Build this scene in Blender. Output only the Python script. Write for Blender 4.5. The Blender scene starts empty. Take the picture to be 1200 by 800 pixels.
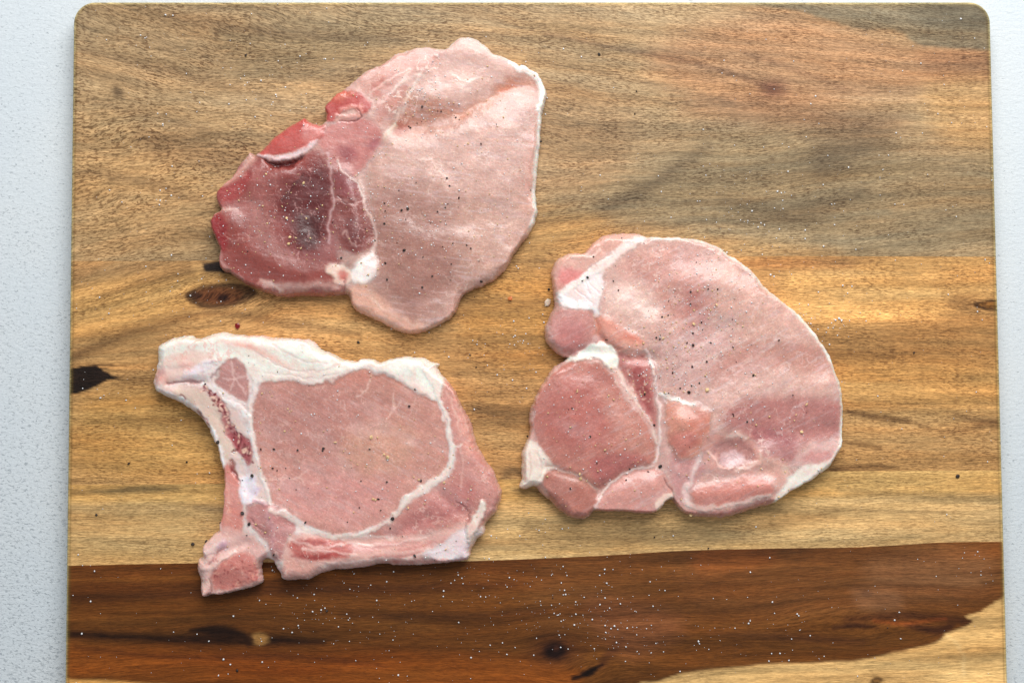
import bpy, math, random
import numpy as np
from mathutils import Vector, Matrix

random.seed(7)
C = bpy.context.scene.collection
scn = bpy.context.scene

# ------------------------------------------------------------------ camera
S = 0.00045            # metres per photo pixel on the board's top
F = 1666.7             # 50 mm lens on 36 mm film, in photo pixels
ZB = 0.014             # top of the board
TILT = math.radians(3.3)
D = F * S
cam_loc = Vector((0, -D * math.sin(TILT), ZB + D * math.cos(TILT)))
cd = bpy.data.cameras.new('camera'); cam = bpy.data.objects.new('camera', cd); C.objects.link(cam)
cam.location = cam_loc
cam.rotation_euler = (TILT, 0, 0)
cd.lens = 50; cd.sensor_width = 36; cd.clip_start = 0.01; cd.clip_end = 20
cd.dof.use_dof = True; cd.dof.focus_distance = D - 0.006; cd.dof.aperture_fstop = 8.0
scn.camera = cam

# ------------------------------------------------------------------ light
scn.view_settings.view_transform = 'Standard'
scn.view_settings.look = 'None'
scn.view_settings.exposure = 0.0
scn.view_settings.gamma = 1.0
w = bpy.data.worlds.new('World'); scn.world = w; w.use_nodes = True
w.node_tree.nodes['Background'].inputs[0].default_value = (0.80, 0.90, 1.0, 1)
w.node_tree.nodes['Background'].inputs[1].default_value = 0.36

def area(name, loc, target, sx, sy, power, col):
    l = bpy.data.lights.new(name, 'AREA'); l.shape = 'RECTANGLE'; l.size = sx; l.size_y = sy
    l.energy = power; l.color = col
    o = bpy.data.objects.new(name, l); C.objects.link(o); o.location = loc
    o.rotation_euler = (Vector(target) - Vector(loc)).to_track_quat('-Z', 'Y').to_euler()
    return o
area('window_light', (0.14, 0.66, 0.74), (0.02, 0.0, 0.02), 0.85, 0.70, 13.3, (1.0, 0.985, 0.965))

# ------------------------------------------------------------------ helpers
def unproj(px, py, z=ZB):
    """photo pixel -> world x, y on the horizontal plane z"""
    dx = (np.asarray(px, float) - 600.0) / F
    dy = (400.0 - np.asarray(py, float)) / F
    c, s = math.cos(TILT), math.sin(TILT)
    wy = dy * c + s
    wz = dy * s - c
    t = (z - cam_loc.z) / wz
    return cam_loc.x + dx * t, cam_loc.y + wy * t

def lin(c):
    c = np.asarray(c, float) / 255.0
    return np.where(c <= 0.04045, c / 12.92, ((c + 0.055) / 1.055) ** 2.4)

def _hash(ix, iy, seed):
    h = (ix.astype(np.int64) * 374761393 + iy.astype(np.int64) * 668265263 + seed * 1442695041) & 0xffffffff
    h = ((h ^ (h >> 13)) * 1274126177) & 0xffffffff
    h = h ^ (h >> 16)
    return (h & 0xffffff) / float(0xffffff)

def vn(x, y, seed=0):
    """value noise, 0..1"""
    x0 = np.floor(x); y0 = np.floor(y)
    fx = x - x0; fy = y - y0
    fx = fx * fx * fx * (fx * (fx * 6 - 15) + 10); fy = fy * fy * fy * (fy * (fy * 6 - 15) + 10)
    a = _hash(x0, y0, seed); b = _hash(x0 + 1, y0, seed)
    c = _hash(x0, y0 + 1, seed); d = _hash(x0 + 1, y0 + 1, seed)
    return (a * (1 - fx) + b * fx) * (1 - fy) + (c * (1 - fx) + d * fx) * fy

def fbm(x, y, seed=0, oct=4):
    s = 0; a = 1; n = 0
    for i in range(oct):
        s = s + a * vn(x * 2 ** i + 17.3 * i, y * 2 ** i - 9.1 * i, seed + i * 101); n += a; a *= 0.5
    return s / n

def sstep(e0, e1, v):
    t = np.clip((v - e0) / (e1 - e0 + 1e-9), 0, 1)
    return t * t * (3 - 2 * t)

def crom(P, closed=True, n=4):
    P = np.asarray(P, float); m = len(P); out = []
    idx = range(m) if closed else range(m - 1)
    for i in idx:
        if closed: p0, p1, p2, p3 = P[i - 1], P[i], P[(i + 1) % m], P[(i + 2) % m]
        else: p0, p1, p2, p3 = P[max(i - 1, 0)], P[i], P[i + 1], P[min(i + 2, m - 1)]
        for k in range(n):
            t = k / n
            out.append(0.5 * ((2 * p1) + (-p0 + p2) * t + (2 * p0 - 5 * p1 + 4 * p2 - p3) * t * t + (-p0 + 3 * p1 - 3 * p2 + p3) * t ** 3))
    if not closed: out.append(P[-1])
    return np.array(out)

def sd_poly(P, X, Y):
    """signed distance, + inside"""
    best = np.full(X.shape, 1e9); inside = np.zeros(X.shape, bool)
    m = len(P)
    for i in range(m):
        ax, ay = P[i]; bx, by = P[(i + 1) % m]
        ex, ey = bx - ax, by - ay
        l2 = ex * ex + ey * ey + 1e-12
        t = np.clip(((X - ax) * ex + (Y - ay) * ey) / l2, 0, 1)
        d = (X - ax - t * ex) ** 2 + (Y - ay - t * ey) ** 2
        np.minimum(best, d, out=best)
        if ay != by:
            c = ((ay > Y) != (by > Y)) & (X < (bx - ax) * (Y - ay) / (by - ay) + ax)
            inside ^= c
    d = np.sqrt(best)
    return np.where(inside, d, -d)

def d_line(P, W, X, Y):
    """distance to a polyline minus its half width there (negative = inside)"""
    best = np.full(X.shape, 1e9)
    for i in range(len(P) - 1):
        ax, ay = P[i]; bx, by = P[i + 1]
        ex, ey = bx - ax, by - ay
        l2 = ex * ex + ey * ey + 1e-12
        t = np.clip(((X - ax) * ex + (Y - ay) * ey) / l2, 0, 1)
        d = np.sqrt((X - ax - t * ex) ** 2 + (Y - ay - t * ey) ** 2) - (W[i] * (1 - t) + W[i + 1] * t) / 2
        np.minimum(best, d, out=best)
    return best

class Canvas:
    """albedo, relief, part number and kind of tissue over a surface, in flat coordinates"""
    def __init__(s, X, Y, wob=1.3, wfreq=0.11, seed=1):
        s.X, s.Y = X, Y; s.lsoft = 1.0; s.lvar = 0.0
        s.WX = X + wob * 2 * (fbm(X * wfreq, Y * wfreq, seed, 3) - 0.5) * 2
        s.WY = Y + wob * 2 * (fbm(X * wfreq, Y * wfreq, seed + 50, 3) - 0.5) * 2
        n = X.shape
        s.col = np.zeros(n + (3,)); s.h = np.zeros(n); s.g = np.zeros(n); s.part = np.zeros(n, int)
        s.fat = np.zeros(n); s.seed = seed * 1000
    def _apply(s, sl, a, d, col, h, hs, part, fat, var):
        s.seed += 7
        if col is not None:
            X, Y = s.X[sl], s.Y[sl]
            aa = a * (1 - var * fbm(X * 0.16, Y * 0.16, s.seed, 3)) if var else a
            c = lin(col)
            s.col[sl] = s.col[sl] * (1 - aa[..., None]) + c * aa[..., None]
        if h: s.h[sl] += h * sstep(-hs, hs, d)
        if part is not None:
            p = s.part[sl]; p[d > 0] = part; s.part[sl] = p
        if fat is not None: s.fat[sl] = s.fat[sl] * (1 - a) + fat * a
    def _slice(s, P, m):
        x0, y0 = P.min(0) - m; x1, y1 = P.max(0) + m
        X, Y = s.X, s.Y
        if X.ndim == 2:
            r = np.where(((Y >= y0) & (Y <= y1) & (X >= x0) & (X <= x1)).any(1))[0]
            c = np.where(((Y >= y0) & (Y <= y1) & (X >= x0) & (X <= x1)).any(0))[0]
            if len(r) == 0 or len(c) == 0: return None
            return (slice(r[0], r[-1] + 1), slice(c[0], c[-1] + 1))
    def sculpt(s, P, h, hs, W=0.0, closed=False):
        """broad form: a ridge or groove along a line, or a swelling over an area"""
        P = np.array(P, float)
        Q = crom(P, closed, 4)
        sl = s._slice(Q, hs * 2.6 + W)
        if sl is None: return
        if closed: d = sd_poly(Q, s.X[sl], s.Y[sl]); k = sstep(-hs, hs, d)
        else:
            d = np.maximum(d_line(Q, np.zeros(len(Q)), s.X[sl], s.Y[sl]) - W, 0); k = np.exp(-(d / hs) ** 2)
        s.g[sl] += h * k
    def marble(s, P, col, scale=9.0, t=0.86, a=0.7, fat=0.7, seed=3, soft=8.0):
        """a web of thin irregular strands over an area"""
        Q = crom(P, True, 3); sl = s._slice(Q, 12)
        if sl is None: return
        X, Y = s.WX[sl], s.WY[sl]
        m = sstep(-soft, soft, sd_poly(Q, X, Y))
        r1 = 1 - np.abs(2 * fbm(X / scale, Y / scale, seed, 3) - 1) * 2.2
        r1 = sstep(t, 1.0, r1) * sstep(0.38, 0.6, fbm(X / scale / 2.2, Y / scale / 2.2, seed + 9, 2))
        k = a * m * r1
        s.col[sl] = s.col[sl] * (1 - k[..., None]) + lin(col) * k[..., None]
        s.fat[sl] = np.maximum(s.fat[sl], fat * k); s.h[sl] += 0.6 * k
    def poly(s, P, col, soft=2.0, a=1.0, h=0, hs=4.0, part=None, fat=None, var=0.0, smooth=True):
        P = crom(P, True, 3) if smooth else np.array(P, float)
        sl = s._slice(P, max(soft, hs) + 5)
        if sl is None: return
        d = sd_poly(P, s.WX[sl], s.WY[sl])
        s._apply(sl, a * sstep(-soft, soft, d), d, col, h, hs, part, fat, var)
    def line(s, P, W, col, soft=1.2, a=1.0, h=0, hs=2.0, part=None, fat=None, var=0.0):
        if not hasattr(W, '__len__'): W = [W] * len(P)
        W = [w_ * (0.86 if s.lsoft > 1 else 1) for w_ in W]; soft = soft * s.lsoft; var = max(var, s.lvar)
        Q = crom(np.c_[np.array(P, float), np.array(W, float)], False, 4)
        P, W = Q[:, :2], Q[:, 2]
        sl = s._slice(P, max(W.max(), 2) + max(soft, hs) + 5)
        if sl is None: return
        d = -d_line(P, W, s.WX[sl], s.WY[sl])
        s._apply(sl, a * sstep(-soft, soft, d), d, col, h, hs, part, fat, var)
    def blob(s, x, y, rx, ry, col, soft=0.5, a=1.0, rot=0, h=0, part=None, fat=None, var=0.0):
        m = max(rx, ry) * 2.2
        sl = s._slice(np.array([[x - m, y - m], [x + m, y + m]]), 1)
        if sl is None: return
        dx, dy = s.WX[sl] - x, s.WY[sl] - y
        c, q = math.cos(rot), math.sin(rot)
        u = (dx * c + dy * q) / rx; v = (-dx * q + dy * c) / ry
        r = np.sqrt(u * u + v * v)
        k = 1 - sstep(1 - soft, 1 + soft, r)
        if col is not None:
            s.seed += 7
            aa = a * k * (1 - var * fbm(s.X[sl] * 0.16, s.Y[sl] * 0.16, s.seed, 3))
            s.col[sl] = s.col[sl] * (1 - aa[..., None]) + lin(col) * aa[..., None]
        if h: s.h[sl] += h * k
        if part is not None:
            p = s.part[sl]; p[r < 1] = part; s.part[sl] = p
        if fat is not None: s.fat[sl] = s.fat[sl] * (1 - k * a) + fat * k * a

def nodes_mat(name):
    m = bpy.data.materials.new(name); m.use_nodes = True
    nt = m.node_tree; nt.nodes.clear()
    out = nt.nodes.new('ShaderNodeOutputMaterial'); b = nt.nodes.new('ShaderNodeBsdfPrincipled')
    nt.links.new(b.outputs[0], out.inputs[0])
    return m, nt, b

class NT:
    def __init__(s, nt): s.nt = nt
    def n(s, t, **k):
        o = s.nt.nodes.new(t)
        for a, v in k.items(): setattr(o, a, v)
        return o
    def l(s, a, b): s.nt.links.new(a, b)
    def _set(s, sock, v):
        if hasattr(v, 'is_output') or isinstance(v, bpy.types.NodeSocket): s.l(v, sock)
        elif v is not None: sock.default_value = v
    def math(s, op, a, b=None, c=None, clamp=False):
        o = s.n('ShaderNodeMath', operation=op, use_clamp=clamp)
        s._set(o.inputs[0], a); s._set(o.inputs[1], b)
        if c is not None: s._set(o.inputs[2], c)
        return o.outputs[0]
    def attr(s, name, vec=False):
        o = s.n('ShaderNodeAttribute', attribute_name=name)
        return o.outputs['Vector'] if vec else (o.outputs['Color'], o.outputs['Fac'])
    def scale(s, v, sx, sy, sz=1.0, rot=0):
        o = s.n('ShaderNodeMapping'); s.l(v, o.inputs['Vector'])
        o.inputs['Scale'].default_value = (sx, sy, sz); o.inputs['Rotation'].default_value = (0, 0, rot)
        return o.outputs[0]
    def noise(s, v, sc=1.0, det=3, rough=0.55, dist=0.0):
        o = s.n('ShaderNodeTexNoise'); s.l(v, o.inputs['Vector'])
        o.inputs['Scale'].default_value = sc; o.inputs['Detail'].default_value = det
        o.inputs['Roughness'].default_value = rough; o.inputs['Distortion'].default_value = dist
        return o.outputs[0]
    def remap(s, v, a, b, c, d, clamp=True, smooth=False):
        o = s.n('ShaderNodeMapRange', clamp=clamp)
        if smooth: o.interpolation_type = 'SMOOTHSTEP'
        s._set(o.inputs['Value'], v)
        for k, x in zip(('From Min', 'From Max', 'To Min', 'To Max'), (a, b, c, d)): s._set(o.inputs[k], x)
        return o.outputs[0]
    def mix(s, f, a, b, mode='MIX'):
        o = s.n('ShaderNodeMix', data_type='RGBA', blend_type=mode)
        s._set(o.inputs[0], f); s._set(o.inputs[6], a); s._set(o.inputs[7], b)
        return o.outputs[2]
    def gray(s, v):
        o = s.n('ShaderNodeCombineColor'); [s.l(v, o.inputs[i]) for i in range(3)]
        return o.outputs[0]
    def bump(s, h, strength, dist, prev=None):
        o = s.n('ShaderNodeBump'); s.l(h, o.inputs['Height'])
        o.inputs['Strength'].default_value = strength; o.inputs['Distance'].default_value = dist
        if prev is not None: s.l(prev, o.inputs['Normal'])
        return o.outputs[0]

def rgba(c): return tuple(lin(c)) + (1,)

# ------------------------------------------------------------------ materials
def meat_mat():
    m, nt, b = nodes_mat('raw_pork'); N = NT(nt)
    col, _ = N.attr('Col'); _, fat = N.attr('fat'); P = N.attr('flat', True)   # flat: fibre-aligned coordinates in pixels
    lean = N.math('SUBTRACT', 1.0, fat, clamp=True)
    # mottling of the cut muscle, its grain of bundles, and pale flecks of fat between them
    n1 = N.noise(P, 0.30, 5, 0.7)
    n2 = N.noise(N.scale(P, 0.10, 0.55), 1.0, 4, 0.6, 0.4)
    n3 = N.noise(P, 0.05, 4, 0.6)
    f = N.math('MULTIPLY', N.remap(n1, 0.33, 0.67, 0.91, 1.09), N.remap(n2, 0.33, 0.67, 0.93, 1.07))
    f = N.math('MULTIPLY', f, N.remap(n3, 0.33, 0.67, 0.94, 1.06))
    lc = N.mix(1.0, col, N.gray(f), 'MULTIPLY')
    v = N.n('ShaderNodeTexVoronoi', feature='DISTANCE_TO_EDGE'); N.l(N.scale(P, 0.20, 0.34), v.inputs['Vector']); v.inputs['Scale'].default_value = 1.0
    web = N.remap(v.outputs['Distance'], 0.0, 0.22, 1.0, 0.0)
    web = N.math('MULTIPLY', web, N.remap(N.noise(P, 0.13, 3), 0.45, 0.65, 0.0, 0.45))
    lc = N.mix(web, lc, N.mix(1.0, lc, (1.30, 1.55, 1.50, 1), 'MULTIPLY'))
    fl = N.remap(N.noise(P, 0.62, 2, 0.5), 0.61, 0.71, 0.0, 0.45)
    lc = N.mix(fl, lc, N.mix(1.0, lc, (1.5, 1.9, 1.8, 1), 'MULTIPLY'))
    dk = N.remap(N.noise(N.scale(P, 1, 1), 0.45, 2, 0.5), 0.30, 0.22, 0.0, 0.35)
    lc = N.mix(dk, lc, N.mix(1.0, lc, rgba((200, 140, 140)), 'MULTIPLY'))
    ff = N.math('MULTIPLY', N.remap(N.noise(P, 0.22, 5, 0.65), 0.25, 0.75, 0.90, 1.08), 1.0)
    fc = N.mix(1.0, col, N.gray(ff), 'MULTIPLY')
    fc = N.mix(N.remap(N.noise(P, 0.09, 4, 0.6), 0.47, 0.68, 0.0, 0.34), fc, rgba((232, 180, 164)))
    base = N.mix(fat, lc, fc)
    N.l(base, b.inputs['Base Color'])
    b.subsurface_method = 'RANDOM_WALK'
    b.inputs['Subsurface Weight'].default_value = 0.6
    b.inputs['Subsurface Radius'].default_value = (1.0, 0.42, 0.30)
    b.inputs['Subsurface Scale'].default_value = 0.0019
    b.inputs['Specular IOR Level'].default_value = 0.45
    N.l(N.remap(N.noise(P, 0.08, 4, 0.6), 0.33, 0.67, 0.22, 0.45), b.inputs['Roughness'])
    b.inputs['Coat Weight'].default_value = 0.42; b.inputs['Coat Roughness'].default_value = 0.14
    hgt = N.math('ADD', N.math('MULTIPLY', N.noise(P, 0.42, 4, 0.65), 0.6), N.math('MULTIPLY', n2, 0.4))
    nb = N.bump(hgt, 0.22, 0.0006)
    nb = N.bump(N.noise(P, 0.09, 3, 0.5), 0.18, 0.0020, nb)
    nb = N.bump(N.noise(P, 0.60, 2, 0.6), 0.22, 0.0004, nb)
    N.l(nb, b.inputs['Normal'])
    return m

def wood_mat():
    m, nt, b = nodes_mat('acacia_wood'); N = NT(nt)
    col, _ = N.attr('Col'); _, pore = N.attr('pore'); G = N.attr('grain', True)
    band = N.noise(N.scale(G, 0.0035, 0.075), 1.0, 6, 0.62, 0.5)
    fib = N.noise(N.scale(G, 0.040, 0.62), 1.0, 4, 0.65, 0.25)
    fine = N.noise(N.scale(G, 0.11, 1.6), 1.0, 2, 0.6)
    f = N.math('MULTIPLY', N.remap(band, 0.33, 0.67, 0.74, 1.24), N.remap(fib, 0.34, 0.66, 0.68, 1.32))
    f = N.math('MULTIPLY', f, N.remap(fine, 0.33, 0.67, 0.78, 1.22))
    c = N.mix(1.0, col, N.gray(f), 'MULTIPLY')
    # warm and cool drift along the growth rings
    hue = N.noise(N.scale(G, 0.006, 0.05, rot=0), 1.0, 4, 0.6)
    c = N.mix(N.remap(hue, 0.45, 0.72, 0.0, 0.45), c, N.mix(1.0, c, (1.12, 0.90, 0.72, 1), 'MULTIPLY'))
    # open pores: short dark dashes along the grain
    p = N.noise(N.scale(G, 0.12, 0.72), 1.0, 2, 0.55)
    p2 = N.noise(N.scale(G, 0.20, 1.15), 1.0, 1, 0.5)
    pm = N.math('MAXIMUM', N.remap(p, 0.53, 0.61, 0.0, 0.9), N.remap(p2, 0.54, 0.63, 0.0, 0.9))
    pm = N.math('MULTIPLY', pm, pore)
    pm = N.math('MULTIPLY', pm, N.remap(N.noise(N.scale(G, 0.02, 0.03), 1.0, 3), 0.3, 0.65, 0.35, 1.0))
    c = N.mix(pm, c, N.mix(1.0, c, (0.30, 0.23, 0.19, 1), 'MULTIPLY'))
    N.l(c, b.inputs['Base Color'])
    N.l(N.remap(fib, 0.3, 0.7, 0.42, 0.60), b.inputs['Roughness'])
    b.inputs['Specular IOR Level'].default_value = 0.18
    h = N.math('SUBTRACT', N.math('MULTIPLY', fib, 0.5), pm)
    N.l(N.bump(h, 0.35, 0.00035), b.inputs['Normal'])
    return m

def table_mat():
    m, nt, b = nodes_mat('speckled_plaster'); N = NT(nt)
    tc = N.n('ShaderNodeTexCoord'); O = tc.outputs['Object']
    P = N.scale(O, 1 / S, 1 / S, 1 / S)
    wv = N.noise(N.scale(P, 0.10, 0.24), 1.0, 5, 0.6, 0.8)
    g = N.noise(P, 0.35, 4, 0.65)
    c = N.mix(N.remap(N.noise(P, 0.006, 3), 0.35, 0.65, 0.0, 1.0), rgba((211, 218, 222)), rgba((216, 221, 223)))
    c = N.mix(1.0, c, N.gray(N.remap(g, 0.25, 0.75, 0.92, 1.06)), 'MULTIPLY')
    pit = N.noise(N.scale(P, 0.21, 0.38), 1.0, 3, 0.62, 0.6)
    big = N.remap(N.noise(P, 0.012, 2), 0.33, 0.67, 0.03, -0.01)
    sx = N.n('ShaderNodeSeparateXYZ'); N.l(O, sx.inputs[0])
    dens = N.math('ADD', N.math('MULTIPLY', sx.outputs[0], -0.10), N.math('MULTIPLY', sx.outputs[1], -0.22))
    big = N.math('SUBTRACT', big, N.math('SUBTRACT', dens, 0.02))
    pm = N.remap(N.math('SUBTRACT', pit, big), 0.57, 0.68, 0.0, 0.42)
    sp = N.remap(N.math('SUBTRACT', N.noise(N.scale(P, 0.22, 0.34), 1.0, 1, 0.5), big), 0.72, 0.78, 0.0, 0.5)
    pm = N.math('MAXIMUM', pm, sp)
    c = N.mix(pm, c, rgba((104, 116, 126)))
    N.l(c, b.inputs['Base Color'])
    b.inputs['Roughness'].default_value = 0.6; b.inputs['Specular IOR Level'].default_value = 0.3
    h = N.math('SUBTRACT', N.math('ADD', N.math('MULTIPLY', wv, 0.8), N.math('MULTIPLY', g, 0.35)), N.math('MULTIPLY', pm, 1.1))
    N.l(N.bump(h, 0.45, 0.0010), b.inputs['Normal'])
    return m

def plain(name, c, rough=0.5, trans=0.0, sss=0.0, var=0.0):
    m, nt, b = nodes_mat(name); N = NT(nt)
    tc = N.n('ShaderNodeTexCoord')
    n = N.noise(tc.outputs['Object'], 1500, 2)
    N.l(N.mix(1.0, rgba(c), N.gray(N.remap(n, 0.3, 0.7, 1 - var, 1 + var)), 'MULTIPLY'), b.inputs['Base Color'])
    b.inputs['Roughness'].default_value = rough
    b.inputs['Transmission Weight'].default_value = trans
    b.inputs['Subsurface Weight'].default_value = sss; b.inputs['Subsurface Scale'].default_value = 0.0005
    return m

MEAT, WOOD, TABLE = meat_mat(), wood_mat(), table_mat()
SALT = plain('salt_crystal', (242, 242, 242), 0.25, 0.0, 0.0, 0.03)
PEPPER = plain('black_pepper', (48, 36, 30), 0.6, 0, 0, 0.4)
HUSK = plain('pepper_heart', (226, 192, 140), 0.6, 0, 0, 0.3)
REDM = plain('dried_blood', (120, 10, 14), 0.3, 0, 0, 0.2)

# ------------------------------------------------------------------ mesh building
def mesh_obj(name, V, Fc, mat, parent=None, cols=None, attrs=None, normals=None, smooth=True):
    me = bpy.data.meshes.new(name)
    V = np.asarray(V, np.float32)
    Fc = np.asarray(Fc, np.int32)
    k = Fc.shape[1]
    me.vertices.add(len(V)); me.vertices.foreach_set('co', V.ravel())
    me.loops.add(len(Fc) * k); me.loops.foreach_set('vertex_index', Fc.ravel())
    me.polygons.add(len(Fc)); me.polygons.foreach_set('loop_start', np.arange(len(Fc), dtype=np.int32) * k)
    if smooth: me.polygons.foreach_set('use_smooth', np.ones(len(Fc), bool))
    me.update(calc_edges=True); me.validate()
    if cols is not None:
        a = me.attributes.new('Col', 'FLOAT_COLOR', 'POINT')
        a.data.foreach_set('color', np.c_[cols, np.ones(len(cols))].astype(np.float32).ravel())
    for n, arr in (attrs or {}).items():
        arr = np.asarray(arr, np.float32)
        if arr.ndim == 1:
            me.attributes.new(n, 'FLOAT', 'POINT').data.foreach_set('value', arr)
        else:
            me.attributes.new(n, 'FLOAT_VECTOR', 'POINT').data.foreach_set('vector', arr.ravel())
    if normals is not None:
        me.normals_split_custom_set_from_vertices(np.asarray(normals, np.float32))
    me.materials.append(mat)
    o = bpy.data.objects.new(name, me); C.objects.link(o)
    if parent is not None: o.parent = parent
    return o

def empty(name, loc, label, cat, group=None):
    o = bpy.data.objects.new(name, None); C.objects.link(o); o.location = loc
    o.empty_display_size = 0.02
    o['label'] = label; o['category'] = cat
    if group: o['group'] = group
    return o

def tag(o, label=None, cat=None, group=None, kind=None):
    if label: o['label'] = label
    if cat: o['category'] = cat
    if group: o['group'] = group
    if kind: o['kind'] = kind
    return o

# ------------------------------------------------------------------ tabletop
def build_table():
    n = 60
    x = np.linspace(-1.2, 1.2, n); y = np.linspace(-1.0, 1.0, n)
    X, Y = np.meshgrid(x, y); V = np.c_[X.ravel(), Y.ravel(), np.zeros(X.size)]
    i = np.arange(n * n).reshape(n, n)
    Fc = np.stack([i[:-1, :-1], i[:-1, 1:], i[1:, 1:], i[1:, :-1]], -1).reshape(-1, 4)
    o = mesh_obj('tabletop', V, Fc, TABLE)
    o['kind'] = 'structure'
build_table()

# ------------------------------------------------------------------ cutting board
BX0 = lambda y: 85.5 - 10.0 * (y - 20) / 780
BX1 = lambda y: 1161.5 + 20.0 * (y - 30) / 770
BTOP, BBOT, BR = 2.0, 834.0, 25.0
def board_outline():
    pts = []
    def arc(cx, cy, a0, a1):
        for k in range(13):
            a = math.radians(a0 + (a1 - a0) * k / 12)
            pts.append((cx + BR * math.cos(a), cy + BR * math.sin(a)))
    arc(BX0(BTOP + BR) + BR, BTOP + BR, 180, 270)
    arc(BX1(BTOP + BR) - BR, BTOP + BR, 270, 360)
    arc(BX1(BBOT - BR) - BR, BBOT - BR, 0, 90)
    arc(BX0(BBOT - BR) + BR, BBOT - BR, 90, 180)
    return np.array(pts)
BO = board_outline()
def xlim(y):
    """left and right ends of the board at row y"""
    y = np.clip(y, BTOP, BBOT)
    l = BX0(y); r = BX1(y)
    ins = np.zeros_like(y)
    for e, sgn in ((BTOP + BR, -1), (BBOT - BR, 1)):
        q = np.clip((y - e) * sgn / BR, 0, 1)
        ins = np.maximum(ins, BR * (1 - np.sqrt(np.clip(1 - q * q, 0, 1))))
    return l + ins, r - ins

J1 = [(60, 306), (300, 305), (600, 301), (900, 300), (1200, 301)]
J2 = [(60, 568), (300, 566), (600, 561), (900, 553), (1200, 550.5)]
J3 = [(60, 663), (200, 660), (400, 657.5), (550, 657), (700, 651), (800, 645), (900, 642.5), (1000, 641), (1060, 638), (1110, 635), (1200, 634.5)]
def curve(J): 
    Q = crom(J, False, 8)
    return lambda x: np.interp(x, Q[:, 0], Q[:, 1])
j1, j2, j3 = curve(J1), curve(J2), curve(J3)
top = lambda x: np.full_like(x, BTOP); bot = lambda x: np.full_like(x, BBOT)

board = empty('cutting_board', (0, 0, 0), 'long rectangular wooden cutting board of brown, golden and dark planks with rounded corners', 'cutting board')

def grain_coords(X, Y, k):
    w1 = fbm(X / 260, Y / 90, 31 + k, 3) - 0.5
    w2 = fbm(X / 90, Y / 45, 61 + k, 3) - 0.5
    if k == 0:
        s = 0.14 - 0.27 * np.clip(Y / 300, 0, 1)
        gy = Y - s * (X - 600) + 26 * w1 + 9 * w2
    elif k == 1:
        gy = Y + 0.27 * (np.minimum(X, 330) - 330) * (1 - sstep(350, 470, Y)) + 14 * w1 + 6 * w2
        gy = gy - 0.02 * (X - 600)
    elif k == 2:
        gy = Y + 0.016 * X + 6 * w1 + 3 * w2
    else:
        gy = Y + 0.02 * X + 17 * w1 + 4 * w2
    kn = [(257, 347, 60, 16, 1), (1160, 357, 50, 12, 1), (650, 762, 50, 26, 3), (1010, 728, 90, 26, 3), (303, 748, 60, 14, 3), (690, 788, 60, 22, 3), (105, 445, 60, 20, 1)]
    for kx, ky, rx, ry, kk in kn:
        if kk == k:
            dx = (X - kx) / rx; dy = (Y - ky) / ry
            gy = gy - 0.75 * (Y - ky) * np.exp(-(dx * dx + dy * dy * 0.8))
    return X, gy

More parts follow.
